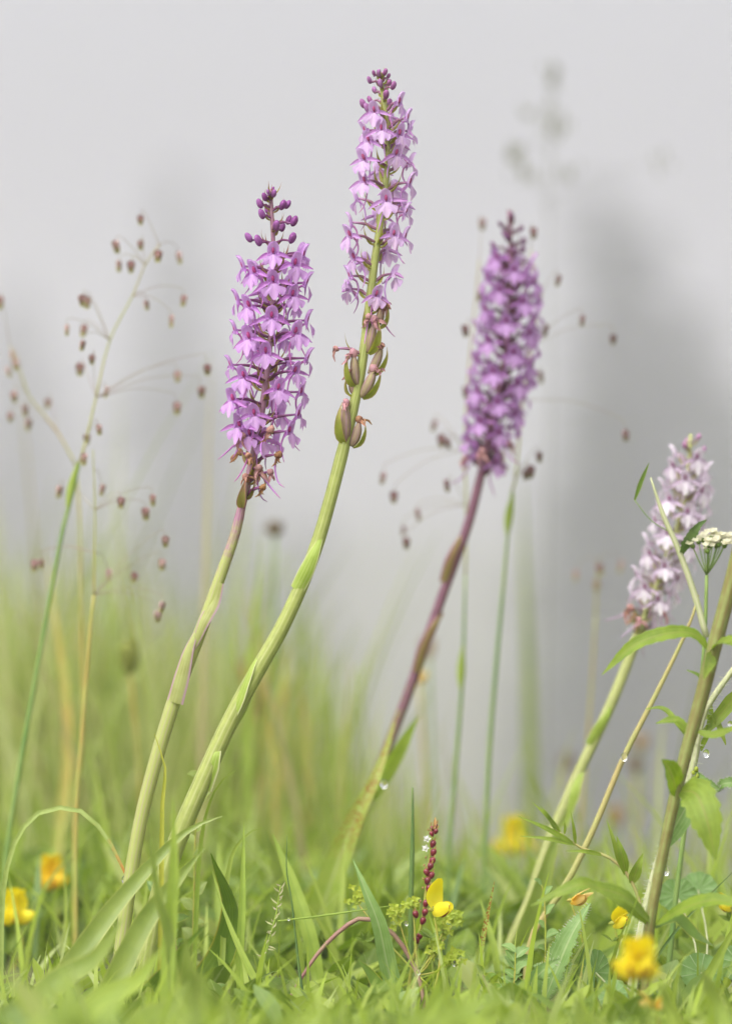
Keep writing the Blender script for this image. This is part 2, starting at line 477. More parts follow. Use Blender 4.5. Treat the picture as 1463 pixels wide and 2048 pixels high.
def ground_mat():
    m = bpy.data.materials.new('meadow_ground'); m.use_nodes = True
    N, L = m.node_tree.nodes, m.node_tree.links
    pb = N['Principled BSDF']
    tc = N.new('ShaderNodeTexCoord')
    n1 = N.new('ShaderNodeTexNoise'); n1.inputs['Scale'].default_value = 0.6; n1.inputs['Detail'].default_value = 8
    n2 = N.new('ShaderNodeTexNoise'); n2.inputs['Scale'].default_value = 60; n2.inputs['Detail'].default_value = 6
    for n in (n1, n2):
        L.new(tc.outputs['Object'], n.inputs['Vector'])
    r1 = N.new('ShaderNodeValToRGB')
    r1.color_ramp.elements[0].position = 0.35; r1.color_ramp.elements[0].color = (0.13, 0.17, 0.045, 1)
    r1.color_ramp.elements[1].position = 0.68; r1.color_ramp.elements[1].color = (0.22, 0.21, 0.09, 1)
    L.new(n1.outputs[0], r1.inputs[0])
    r2 = N.new('ShaderNodeValToRGB')
    r2.color_ramp.elements[0].position = 0.4; r2.color_ramp.elements[0].color = (0.5, 0.45, 0.35, 1)
    r2.color_ramp.elements[1].position = 0.6; r2.color_ramp.elements[1].color = (1.1, 1.15, 1, 1)
    L.new(n2.outputs[0], r2.inputs[0])
    mx = N.new('ShaderNodeMix'); mx.data_type = 'RGBA'; mx.blend_type = 'MULTIPLY'; mx.inputs[0].default_value = 1
    L.new(r1.outputs[0], mx.inputs[6]); L.new(r2.outputs[0], mx.inputs[7])
    L.new(mx.outputs[2], pb.inputs['Base Color'])
    pb.inputs['Roughness'].default_value = 0.95
    bp = N.new('ShaderNodeBump'); bp.inputs['Distance'].default_value = 0.01
    L.new(n2.outputs[0], bp.inputs['Height']); L.new(bp.outputs[0], pb.inputs['Normal'])
    return m


def drop_mat():
    m = bpy.data.materials.new('water_drop'); m.use_nodes = True
    pb = m.node_tree.nodes['Principled BSDF']
    pb.inputs['Base Color'].default_value = (1, 1, 1, 1)
    pb.inputs['Roughness'].default_value = 0.02
    pb.inputs['IOR'].default_value = 1.33
    pb.inputs['Transmission Weight'].default_value = 1.0
    return m


M_GROUND = ground_mat()
M_DROP = drop_mat()

# ------------------------------------------------------------------ ground
ys = np.concatenate([np.linspace(-4, -0.8, 8), np.linspace(-0.6, 1.0, 33), np.linspace(1.1, 6, 30), np.geomspace(6.4, 230, 60)])
xh = np.concatenate([np.linspace(0, 1.2, 22), np.geomspace(1.35, 110, 26)])
xs = np.concatenate([-xh[:0:-1], xh])
gv = [(float(x), float(y), G(float(x), float(y))) for y in ys for x in xs]
nx = len(xs)
gf = [(j * nx + i, j * nx + i + 1, (j + 1) * nx + i + 1, (j + 1) * nx + i) for j in range(len(ys) - 1) for i in range(nx - 1)]
gm = bpy.data.meshes.new('ground'); gm.from_pydata(gv, [], gf)
gm.polygons.foreach_set('use_smooth', [True] * len(gm.polygons)); gm.materials.append(M_GROUND)
go = bpy.data.objects.new('ground', gm); COL.objects.link(go); go['kind'] = 'structure'


# ------------------------------------------------------------------ masses of grass and low leaves (nobody could count them)
def mass(name, label, cat, mtl, bases, h, wd, lean, seed, segs=5, leafy=False, stiff=1.6):
    r = np.random.default_rng(seed)
    n = len(bases)
    az = r.uniform(0, 2 * np.pi, n)
    ld = np.stack([np.cos(az), np.sin(az) * 0.8, np.zeros(n)], 1)
    fa = r.uniform(0, 2 * np.pi, n)
    sd = np.stack([np.cos(fa), np.sin(fa), np.zeros(n)], 1)
    rnd = r.random(n)
    V = np.zeros((n, segs + 1, 3 if leafy else 2, 3)); A = np.zeros((n, segs + 1, 3 if leafy else 2, 3))
    for i in range(segs + 1):
        t = i / segs
        p = bases + np.array([0, 0, 1.0]) * (h * (t - 0.22 * lean * t ** 2))[:, None] + ld * (h * lean * t ** stiff)[:, None]
        if leafy:
            wp = (math.sin(math.pi * min(1, 0.04 + 0.95 * t ** 1.25)) ** 0.8) * wd
            for j, u in enumerate((-1, 0, 1)):
                V[:, i, j] = p + sd * (wp * u)[:, None] + np.array([0, 0, 1.0]) * (abs(u) * 0.25 * wp)[:, None]
                A[:, i, j] = np.stack([np.full(n, u), np.full(n, t), rnd], 1)
        else:
            wp = wd * (1 - t ** 2.2) + 0.00008
            for j, u in enumerate((-1, 1)):
                V[:, i, j] = p + sd * (wp * u)[:, None]
                A[:, i, j] = np.stack([np.full(n, u), np.full(n, t), rnd], 1)
    c = V.shape[2]
    idx = np.arange(n * (segs + 1) * c).reshape(n, segs + 1, c)
    F = np.stack([idx[:, :-1, :-1], idx[:, :-1, 1:], idx[:, 1:, 1:], idx[:, 1:, :-1]], -1).reshape(-1, 4)
    me = bpy.data.meshes.new(name)
    me.vertices.add(n * (segs + 1) * c); me.vertices.foreach_set('co', V.ravel())
    me.loops.add(F.size); me.loops.foreach_set('vertex_index', F.ravel().astype(np.int32))
    me.polygons.add(len(F)); me.polygons.foreach_set('loop_start', np.arange(0, F.size, 4, dtype=np.int32))
    me.polygons.foreach_set('use_smooth', [True] * len(F))
    at = me.attributes.new('uvr', 'FLOAT_VECTOR', 'POINT'); at.data.foreach_set('vector', A.astype(np.float32).ravel())
    me.materials.append(mtl); me.update(); me.validate()
    o = bpy.data.objects.new(name, me); COL.objects.link(o)
    return tag(o, label, cat, None, 'stuff')


def scatter(n, y0, y1, xw, seed, clump=0.0):
    """random feet on the ground between two depths, a little wider than what the lens sees"""
    r = np.random.default_rng(seed)
    y = y0 + (y1 - y0) * r.random(n)
    x = (r.random(n) * 2 - 1) * (xw * (D + y) / D + 0.04)
    if clump:
        cx, cyy = r.normal(0, clump, n), r.normal(0, clump, n)
        k = r.integers(0, max(4, n // 14), n)
        x, y = x[k] + cx, y[k] + cyy
        y = np.clip(y, y0, y1)
    z = np.array([G(a, b) - 0.003 for a, b in zip(x, y)])
    return np.stack([x, y, z], 1)


def mass_all():
    r = np.random.default_rng(5)
    # low leaves carpeting the ground round the focal plane and before it
    b = scatter(5200, -0.45, 0.75, 0.15, 21, 0.02)
    n = len(b)
    h = r.uniform(0.010, 0.026, n) * (0.75 + 0.9 * np.clip((b[:, 1] - 0.02) / 0.2, 0, 1))
    mass('low_leaves', 'dense low green leaves carpeting the meadow floor', 'ground cover', M_COVER, b, h, h * r.uniform(0.14, 0.3, n), r.uniform(0.5, 1.3, n), 22, 4, True, 1.3)
    # short grass between them
    b = scatter(4200, -0.40, 0.9, 0.15, 23, 0.022)
    n = len(b)
    h = r.uniform(0.010, 0.045, n) * np.where(r.random(n) < 0.08, 1.5, 1.0) * (0.75 + 0.9 * np.clip((b[:, 1] - 0.02) / 0.2, 0, 1))
    mass('short_grass', 'short fine grass growing among the low leaves', 'grass', M_SHORT, b, h, r.uniform(0.0005, 0.0013, n), r.uniform(0.1, 0.7, n), 24)
    # taller grass falling away behind the orchids, higher on the left where the meadow rises
    b = scatter(5600, 0.26, 2.4, 0.16, 25, 0.05)
    n = len(b)
    ppx = b[:, 0] / (D + b[:, 1]) * D * PPM + 731.5
    h = r.uniform(0.06, 0.16, n) * np.interp(ppx, [0, 300, 560, 820, 1463], [1.25, 1.2, 1.0, 0.62, 0.72]) * np.where(r.random(n) < 0.10, 1.35, 1.0)
    mass('tall_grass', 'tall soft grass on the slope behind the orchids', 'grass', M_MASS, b, h, r.uniform(0.0006, 0.0016, n), r.uniform(0.05, 0.5, n), 26, 6)
    b = scatter(240, -0.50, -0.14, 0.15, 33, 0.03)
    n = len(b)
    top = 0.165 - r.uniform(830, 1000, n) * (D + b[:, 1]) / D / PPM
    h = np.clip(top, 0.02, 0.11) * r.uniform(0.75, 1.0, n)
    mass('front_leaves', 'very soft broad leaves close before the orchids', 'foliage', M_DEEP, b, h, h * r.uniform(0.06, 0.14, n), r.uniform(0.3, 0.9, n), 34, 6, True, 1.5)
    b = scatter(520, 0.10, 0.5, 0.15, 35, 0.025)
    n = len(b)
    h = r.uniform(0.022, 0.052, n)
    mass('herb_leaves', 'narrow herb leaves standing in the grass behind the orchid feet', 'foliage', M_DEEP, b, h, h * r.uniform(0.035, 0.075, n), r.uniform(0.2, 0.9, n), 36, 6, True, 1.5)
    b = scatter(900, -0.62, -0.22, 0.15, 31, 0.02)
    n = len(b)
    top = 0.165 - r.uniform(860, 1000, n) * (D + b[:, 1]) / D / PPM      # kept below the flowers
    h = np.clip(top, 0.02, 0.12) * r.uniform(0.7, 1.0, n)
    mass('front_grass', 'very soft grass close before the lens side of the orchids', 'grass', M_SHORT, b, h, r.uniform(0.0012, 0.003, n), r.uniform(0.1, 0.6, n), 32)
    b = scatter(8000, 2.3, 9.0, 0.17, 27, 0.12)
    n = len(b)
    ppx = b[:, 0] / (D + b[:, 1]) * D * PPM + 731.5
    h = r.uniform(0.10, 0.30, n) * np.interp(ppx, [0, 560, 820, 1463], [1.0, 0.9, 0.5, 0.4])
    mass('far_grass', 'hazy far meadow grass on the falling hillside', 'grass', M_MASS, b, h, r.uniform(0.001, 0.003, n), r.uniform(0.05, 0.6, n), 28, 5)


mass_all()


# ------------------------------------------------------------------ spruces standing in the fog
def spruce(px, py, d, hw, label, seed, lowpy=None):
    r = np.random.default_rng(seed)
    k = d / D / PPM
    x, y, ztop = (px - 731.5) * k, d - D, ZC - (py - 1024) * k
    z0 = G(x, y) - 0.15
    H = ztop - z0
    root = thing('spruce_tree', label, 'tree', (x, y, z0), 'spruces in the fog')
    MB().tube([Vector((0, 0, 0)), Vector((0.03, 0, H * 0.5)), Vector((0, 0, H * 0.99))], [H * 0.016, H * 0.009, 0.01], n=7, m=8).build('trunk', M_BARK, root)
    vv, ff, aa = [], [], []
    nb = int(40 * H / 8)
    for i in range(nb):
        t = (i + 0.5) / nb                     # 0 at the top
        zz = H * (1 - 0.92 * t)
        reach = hw * k * (0.05 + 0.95 * t ** 0.78)
        for q in range(int(6 + 8 * t)):
            az = r.uniform(0, 2 * np.pi)
            ln = reach * r.uniform(0.55, 1.15)
            dx, dy_ = math.cos(az), math.sin(az)
            droop = r.uniform(0.15, 0.5)
            ns = max(4, int(ln / 0.10))
            for s_ in range(ns):
                f = (s_ + 0.6) / ns
                c = np.array([dx * ln * f, dy_ * ln * f, zz - droop * ln * f + 0.22 * ln * f * f])
                for e in range(2):
                    a2 = az + r.uniform(0.3, 1.1) * (1 if e else -1)
                    sl_ = 0.10 + 0.16 * r.random() + 0.12 * (1 - f) * ln
                    dr = np.array([math.cos(a2), math.sin(a2), r.uniform(-0.7, -0.05)]) * sl_
                    wv = np.array([-math.sin(a2), math.cos(a2), r.uniform(-0.5, 0.5)]) * (0.075 + 0.05 * r.random())
                    o = len(vv)
                    vv += [tuple(c - wv), tuple(c + wv), tuple(c + dr + wv * 0.3), tuple(c + dr - wv * 0.3)]
                    ff.append((o, o + 1, o + 2, o + 3))
                    g = r.random()
                    aa += [(0, f, g)] * 4
    m = MB(); m.v, m.f, m.a = vv, ff, aa
    m.build('crown', M_NEEDLE, root, smooth=False)
    return root


spruce(352, 330, 61, 204, 'slim pale spruce in the fog behind the left quaking grass', 1)
spruce(1205, 362, 42, 258, 'tallest dark spruce in the fog right of the violet orchid', 2)
spruce(1290, 450, 44, 258, 'second dark spruce crowding the tallest one in the fog', 3)
spruce(1385, 600, 42, 258, 'broad dark spruce in the fog above the white orchid', 4)
spruce(1465, 760, 40, 231, 'low spruce at the right end of the foggy group', 14)
spruce(30, 560, 68, 231, 'faint spruce in the fog beyond the leftmost quaking grass', 5)
spruce(440, 740, 55, 163, 'young spruce at the foot of the slim pale one', 6)
spruce(1215, 780, 36, 163, 'small young spruce before the tallest one', 7)
spruce(610, 1010, 57, 149, 'little spruce low in the fog between the two sharp orchids', 8)


# ------------------------------------------------------------------ orchid pieces (pixel units at the focal plane, local -Y faces outward)
U = 1.0 / PPM


def hood_mesh(name, m, sd):
    r = random.Random(sd)
    a, b = r.uniform(-1, 1), r.uniform(-1, 1)

    def fn(u, v):
        wv = 11.4 * math.sqrt(max(0.03, 1 - (max(0.0, v - 0.30) / 0.71) ** 2.2)) * (0.86 + 0.14 * min(1, v / 0.3))
        wv = max(1.2, wv)
        x = wv * math.sin(u * 1.45) * (1.0 + 0.1 * a * v)
        y = 6.5 - 9.5 * (1 - math.cos(u * 1.45)) - 9.0 * v ** 2.2 + (1.5 if abs(u) > 0.9 else 0)
        z = -8 + 34 * v - 5.0 * v ** 4 + 1.3 * b * u * v - 1.0 * abs(u) * (1 - v)
        return Vector((x, y, z)) * U
    return MB().grid(fn, 8, 7).mesh(name, m)


def lip_mesh(name, m, sd):
    r = random.Random(sd)
    ph = r.uniform(0, 6)
    wd = r.uniform(0.9, 1.12)

    def fn(u, v):
        au = abs(u)
        Lu = np.interp(au, [0, .15, .36, .46, .62, .82, 1.0], [29, 27.5, 20, 14.5, 24, 22, 13])
        hw = (4.5 + 15.5 * sstep(0.05, 0.8, v)) * wd
        x = u * hw
        z = -5 - Lu * v + 2.0 * au * v
        y = -3.5 - 8.5 * v + 4.0 * v * v + 1.3 * math.sin(ph + u * 7 + v * 3) * v - 2.2 * au * au * v
        return Vector((x, y, z)) * U
    return MB().grid(fn, 14, 6).mesh(name, m)


def sepal_mesh(name, m, sd, sgn):
    r = random.Random(sd)
    L_ = r.uniform(27, 34)
    dz = r.uniform(8, 18)
    pts = [Vector((sgn * 5, 3, -2)), Vector((sgn * (5 + L_ * .4), 4 + r.uniform(-2, 3), -3 - dz * .25)), Vector((sgn * (5 + L_), r.uniform(-3, 6), -3 - dz))]
    return MB().blade([p * U for p in pts], [x * U for x in (2.2, 3.8, 4.0, 3.6, 2.4, 0.5)], nrm=(0, -1, 0.25), fold=0.75, nc=2, m=8).mesh(name, m)


def spur_mesh(name, m, sd):
    r = random.Random(sd)
    q = r.uniform(-6, 6)
    L_ = r.uniform(0.8, 1.15)
    pts = [Vector((0, 3, -5)), Vector((q * .1, 12, -12 * L_)), Vector((q * .5, 15, -32 * L_)), Vector((q, 8 + r.uniform(-4, 5), -50 * L_)), Vector((q * 1.4, 0 + r.uniform(-4, 5), -62 * L_))]
    return MB().tube([p * U for p in pts], [2.6 * U, 1.9 * U, 1.7 * U, 1.4 * U, 0.5 * U], n=6, m=11).mesh(name, m)


def bud_mesh(name, m, sd):
    r = random.Random(sd)
    return MB().ball((0, 0, 0), (6.3 * U, 10.5 * U), ax=(0, -0.35, 1), n=9, m=7, lobe=0.08, nl=3, egg=r.uniform(-0.15, 0.1)).mesh(name, m)


def wilt_mesh(name, m, sd):
    r = random.Random(sd)
    b = MB().ball((0, 0, 1 * U), (7 * U, 9 * U), ax=(r.uniform(-.4, .4), -0.5, 1), n=9, m=6, noise=0.3, rg=r)
    for i in range(4):
        a = r.uniform(-1.3, 1.3)
        d = Vector((math.sin(a), -0.5, -0.9 + r.uniform(-.3, .8)))
        p0 = d * 4
        p1 = d * 13 + Vector((r.uniform(-4, 4), r.uniform(-4, 2), r.uniform(-2, 4)))
        p2 = d * 17 + Vector((r.uniform(-6, 6), r.uniform(-6, 0), r.uniform(-10, 2)))
        b.blade([p0 * U, p1 * U, p2 * U], [2.5 * U, 3.6 * U, 2.6 * U, 0.6 * U], nrm=(r.uniform(-1, 1), -1, .3), fold=0.9, nc=1, m=6, twist=r.uniform(-2, 2))
    return b.mesh(name, m)


def wings(PM, key):
    lib = {'hood': [hood_mesh('flower', PM['hood'], i) for i in range(5)], 'lip': [lip_mesh('lip', PM['lip'], i) for i in range(6)],
           'sl': [sepal_mesh('sepal', PM['sepal'], i, -1) for i in range(5)], 'sr': [sepal_mesh('sepal', PM['sepal'], i + 50, 1) for i in range(5)],
           'spur': [spur_mesh('spur', PM['spur'], i) for i in range(6)], 'bud': [bud_mesh('bud', PM['bud'], i) for i in range(4)],
           'wilt': [wilt_mesh('wilted_flower', M_WILT, i) for i in range(6)],
           'col': [MB().ball((0, 1.2 * U, 3.2 * U), (3.2 * U, 6.4 * U), ax=(0, -.2, 1), n=7, m=5).mesh('column', PM['column'])]}
    return lib


def facing(f, up, roll=0.0):
    Y = -f.normalized()
    Z = (up - Y * up.dot(Y)).normalized()
    X = Y.cross(Z)
    m = Matrix((X, Y, Z)).transposed()
    return m @ Matrix.Rotation(roll, 3, 'Y')


def orchid(label, axis, stem, dy, stem_w, PM, opened, buds, wilts, gen=None, pods=(), sheaths=(), leaves=(), fs=1.0, seed=1, bract_len=44, low_mat=None, sheath_mat=None, axw=(8, 14), bud_bract=0.7):
    """axis: spike pixels top->bottom, stem: on from there to the foot"""
    r = random.Random(seed)
    k = K(dy)
    lib = wings(PM, seed)
    foot = W(stem[-1][0], stem[-1][1], dy)
    root = thing('orchid', label, 'orchid', foot, 'orchids in the meadow')

    def ax_at(py):
        return float(np.interp(py, [p[1] for p in axis], [p[0] for p in axis]))
    ax_pts = [W(p[0], p[1], dy) for p in axis]
    st_pts = [W(p[0], p[1], dy) for p in stem]
    full = ax_pts + st_pts[1:] if (ax_pts[-1] - st_pts[0]).length < 1e-6 else ax_pts + st_pts
    # one stem, thin in the spike
    m = 60
    cl = cr(full, m)
    rad = []
    for p in cl:
        py = 1024 - (p.z - ZC) / k
        if py < axis[-1][1]:
            t = (py - axis[0][1]) / (axis[-1][1] - axis[0][1])
            rad.append(0.5 * k * (axw[0] * (1 - t) ** 1.0 * 0.6 + axw[0] * 0.4 + (axw[1] - axw[0] * 0.4) * t))
        else:
            rad.append(0.5 * k * float(np.interp(py, [s[0] for s in stem_w], [s[1] for s in stem_w])))
    b = MB(); b.tube(cl, rad, n=16, ridge=0.05, nr=6)
    b.build('stem', PM['stem'], root, foot)

    def ovary(parent, Mw, flower_c, back, apy, out, thick=3.4):
        a0 = W(ax_at(apy), apy, dy)
        e = flower_c + back * (4 * U)
        midp = a0.lerp(e, 0.5) + Vector((0, 0, 5 * U))
        inv = Mw.inverted()
        pts = [inv @ a0, inv @ (a0.lerp(midp, .5) + out * 2 * U), inv @ midp, inv @ e]
        s = 1.0 / Mw.to_scale()[0]
        t = MB(); t.tube(pts, [2.6 * k * s, thick * k * s, thick * .9 * k * s, 2.2 * k * s], n=7, m=7, ridge=0.1, nr=3, twist=4)
        t.build('ovary', PM['ovary'], parent)

    def bract(apy, out, L_=None, wide=6.0, lift=0.55):
        L_ = (L_ or bract_len) * r.uniform(0.85, 1.15) * k
        a0 = W(ax_at(apy + 4), apy + 4, dy)
        o = out
        pts = [a0 + o * (2 * k), a0 + o * L_ * 0.35 + Vector((0, 0, L_ * 0.16)), a0 + o * L_ * (0.85 - 0.35 * lift) + Vector((0, 0, L_ * lift)), a0 + o * L_ * (0.95 - 0.35 * lift) + Vector((r.uniform(-3, 3) * k, 0, L_ * (0.42 + lift)))]
        t = MB(); t.blade(pts, [x * k for x in (wide * .5, wide, wide * .95, wide * .7, wide * .38, wide * .14, 0.15)], nrm=-o + Vector((0, 0, 0.9)), fold=-0.7, nc=2, m=10)
        t.build('bract', PM['bract'], root, foot)

    def place(px, py, az, kind, s=1.0, rr=None, do_bract=True, drop=0.0):
        azr = R(az)
        f = Vector((math.sin(azr), -math.cos(azr), 0))
        a_px = ax_at(py)
        if rr is None:
            rr = max(20.0, min(78.0, abs(px - a_px) / max(0.35, abs(math.sin(azr))))) if abs(math.sin(azr)) > 0.3 else 62.0
        c = W(px, py, dy - rr * k * math.cos(azr))
        apy = min(py + r.uniform(10, 22) * (0.6 if kind == 'bud' else 1.0), axis[-1][1] + 4)
        ff = f + Vector((0, 0, -0.12 + r.uniform(-.12, .1) - drop))
        up = Vector((r.uniform(-.09, .09), 0, 1))
        rot = facing(ff, up, r.uniform(-.10, .10))
        sc = s * fs * (D + dy) / D
        Mw = Matrix.Translation(c) @ rot.to_4x4() @ Matrix.Scale(sc, 4)
        Ml = Matrix.Translation(c - foot) @ rot.to_4x4() @ Matrix.Scale(sc, 4)
        back = -ff.normalized()
        if kind == 'bud':
            o = inst('bud', r.choice(lib['bud']), root, Ml)
            ovary(o, Mw, c - Vector((0, 0, 6 * U)), back * 0.1, apy, f, 2.6)
        elif kind == 'wilt':
            o = inst('wilted_flower', r.choice(lib['wilt']), root, Ml)
            ovary(o, Mw, c, back, apy, f, 3.8)
            if r.random() < 0.75:
                inst('spur', r.choice(lib['spur']), o, Matrix.Rotation(r.uniform(-1.2, 1.2), 4, 'Y') @ Matrix.Rotation(-0.7, 4, 'X'))
        else:
            o = inst('flower', r.choice(lib['hood']), root, Ml)
            inst('lip', r.choice(lib['lip']), o, Matrix.Rotation(r.uniform(-.15, .15), 4, 'X'))
            inst('sepal', r.choice(lib['sl']), o, Matrix.Rotation(r.uniform(-.18, .18), 4, 'Y'))
            inst('sepal', r.choice(lib['sr']), o, Matrix.Rotation(r.uniform(-.18, .18), 4, 'Y'))
            inst('spur', r.choice(lib['spur']), o, Matrix.Rotation(r.uniform(-.25, .25), 4, 'Y'))
            inst('column', lib['col'][0], o, Matrix.Identity(4))
            ovary(o, Mw, c, back, apy, f)
        if do_bract:
            bract(apy, f, bract_len * (bud_bract if kind == 'bud' else 1.0), 6.0 if kind != 'bud' else 4.0)

    for (px, py, az) in opened:
        place(px, py, az, 'open', r.uniform(0.93, 1.08))
    for it in buds:
        place(it[0], it[1], it[2], 'bud', it[3] if len(it) > 3 else 1.0)
    for (px, py, az) in wilts:
        place(px, py, az, 'wilt', r.uniform(0.8, 1.1), drop=0.3)
    if gen:
        for (py, az, rr, kind, s) in gen(r):
            azr = R(az)
            place(ax_at(py) + rr * math.sin(azr), py, az, kind, s, rr)
    # seed pods with their bracts: (base px,py, top px,py, half width, az)
    for (x0, y0, x1, y1, hw_, az) in pods:
        azr = R(az)
        f = Vector((math.sin(azr), -math.cos(azr), 0))
        p0, p1 = W(x0, y0, dy - 5 * k * math.cos(azr)), W(x1, y1, dy - 16 * k * math.cos(azr))
        c = p0.lerp(p1, .5) + f * 3 * k
        b = MB(); b.tube([p0, p0.lerp(c, .5) + f * 1.5 * k, c, c.lerp(p1, .6), p1], [x * k for x in (hw_ * .45, hw_ * .9, hw_, hw_ * .85, hw_ * .4)], n=12, m=10, ridge=0.10, nr=6)
        pod = b.build('seed_pod', M_POD, root, foot)
        rot = facing(f + Vector((0, 0, .6)), Vector((0, .3, 1)), r.uniform(-.5, .5))
        inst('withered_flower', r.choice(lib['wilt']), pod, Matrix.Translation(p1 + Vector((0, 0, 5 * k)) - foot) @ rot.to_4x4() @ Matrix.Scale(r.uniform(.95, 1.2), 4))
        L_ = (p1 - p0).length
        sdir_ = Vector((math.sin(azr), -0.5, 0)).normalized()
        q0 = p0 + f * 3 * k - Vector((0, 0, 3 * k))
        pts = [q0, q0 + sdir_ * L_ * .22 + (p1 - p0) * .25, q0 + sdir_ * L_ * .28 + (p1 - p0) * .75, q0 + sdir_ * L_ * .12 + (p1 - p0) * 1.15]
        t = MB(); t.blade(pts, [x * k for x in (4, 9, 9.5, 8, 5, 2, .2)], nrm=-f + Vector((0, 0, .3)), fold=-0.6, nc=2, m=10)
        t.build('bract', PM['bract'], root, foot)
    for (pl, wd_, nrm) in sheaths:              # small leaves clasping the stem
        t = MB(); t.blade([W(a, b_, dy + (c_[0] if c_ else -0.002)) for a, b_, *c_ in pl], [x * k for x in wd_], nrm=nrm, fold=-0.45, nc=2, m=12)
        t.build('stem_leaf', sheath_mat or M_SHEATH, root, foot)
    for (pl, wd_, nrm, mt, fold) in leaves:
        t = MB(); t.blade([W(a, b_, dy + c_) for a, b_, c_ in pl], [x * k for x in wd_], nrm=nrm, fold=fold, nc=3, m=16, wave=0.05)
        t.build('leaf', mt, root, foot)
    return root


# left orchid -----------------------------------------------------
ax1 = [(541, 378), (543, 420), (546, 480), (548, 560), (544, 640), (536, 720), (527, 800), (511, 890), (494, 970), (482, 1018)]
st1 = [(482, 1018), (468, 1075), (438, 1160), (408, 1245), (372, 1335), (347, 1405), (318, 1500), (291, 1600), (272, 1690), (258, 1780), (246, 1870), (236, 1960), (230, 2045)]
open1 = [(546, 504, 0), (607, 510, 80), (591, 527, 35), (484, 533, -80), (507, 543, -50), (546, 561, 0), (613, 566, 85), (586, 589, 35), (473, 600, -85), (496, 611, -45),
         (543, 633, 0), (615, 641, 85), (592, 664, 35), (468, 660, -80), (496, 674, -35), (531, 703, -5), (615, 717, 85), (591, 742, 45), (460, 730, -80), (486, 752, -30),
         (557, 776, 20), (603, 784, 70), (464, 798, -45), (508, 827, -5), (597, 829, 75), (477, 850, -40), (580, 862, 60), (524, 878, 30), (498, 868, -25)]


def back1(r):
    out = []
    for i, py in enumerate(range(500, 870, 22)):
        out.append((py + r.uniform(-6, 6), 120 + (i * 53) % 130, r.uniform(50, 66), 'open', r.uniform(.88, 1.0)))
    out += [(455, 150, 40, 'bud', .9), (420, 200, 26, 'bud', .8), (440, 100, 34, 'bud', .9), (880, 130, 50, 'open', .9), (905, 220, 45, 'wilt', .9), (945, 150, 40, 'wilt', .9)]
    return out


orchid('sharp mauve orchid in full flower, the shorter of the two sharp ones', ax1, st1, 0.0,
       [(1000, 18), (1080, 20), (1240, 24), (1350, 28), (1500, 27), (1650, 26), (2050, 28)], PM1, open1,
       [(548, 387, 5, .8), (529, 394, -40, .85), (519, 407, -70, .95), (523, 428, -60, 1.0), (565, 410, 70, 1.0), (575, 409, 100, .9), (553, 451, 10, 1.05), (588, 442, 75, 1.05), (497, 475, -80, 1.0), (516, 481, -50, 1.1), (584, 476, 60, 1.1), (536, 384, -10, .5), (545, 378, 100, .5)],
       [(541, 860, 20), (556, 910, 50), (484, 872, -40), (517, 937, 20), (525, 975, 40), (497, 912, -15), (540, 945, 60)], back1,
       pods=[(483, 1012, 492, 962, 8, -5)],
       sheaths=[([(438, 1165), (425, 1205), (405, 1245, -0.004), (383, 1300), (372, 1300)], [9, 14, 13, 9, 3], (-.5, -1, 0)),
                ([(347, 1405, -0.003), (362, 1350, -0.004), (376, 1300, -0.004), (392, 1262, -0.002)], [18, 17, 12, 4], (-.4, -1, 0)),
                ([(352, 1400, 0.002), (371, 1330, .003), (372, 1300, .002)], [8, 9, 2], (1, -.6, 0))],
       seed=3, sheath_mat=M_SHEATH1, axw=(7, 16), fs=1.08)

# middle orchid ----------------------------------------------------
ax2 = [(760, 146), (764, 180), (771, 230), (775, 300), (772, 360), (763, 430), (752, 500), (744, 560), (737, 620), (729, 690), (718, 760), (704, 825), (690, 882)]
st2 = [(690, 882), (665, 980), (638, 1075), (605, 1165), (562, 1258), (520, 1332), (482, 1400), (449, 1465), (413, 1545), (378, 1625), (348, 1700), (322, 1780), (302, 1870), (290, 1960), (284, 2045)]
open2 = [(799, 204, 70), (747, 221, -15), (815, 236, 80), (728, 261, -75), (762, 257, 0), (800, 267, 40), (735, 280, -40), (819, 262, 100), (726, 317, -40), (793, 307, 25),
         (821, 326, 100), (727, 361, -40), (820, 365, 75), (711, 397, -105), (772, 399, 0), (804, 405, 140), (812, 424, 80), (699, 445, -90), (698, 470, -60), (788, 468, 20),
         (810, 474, 80), (772, 500, 150), (706, 515, -60), (787, 548, 120), (698, 552, -80), (699, 578, -120), (753, 589, 20)]


def back2(r):
    return [(py, az, rr, kd, s) for py, az, rr, kd, s in [(235, 170, 40, 'open', .85), (285, 150, 45, 'open', .9), (340, 200, 50, 'open', .9), (375, 160, 50, 'open', .9), (430, 190, 52, 'open', .9), (460, 150, 50, 'open', .9), (520, 200, 50, 'open', .9), (205, 160, 30, 'bud', .9), (180, 220, 24, 'bud', .8), (166, 130, 20, 'bud', .8)]]


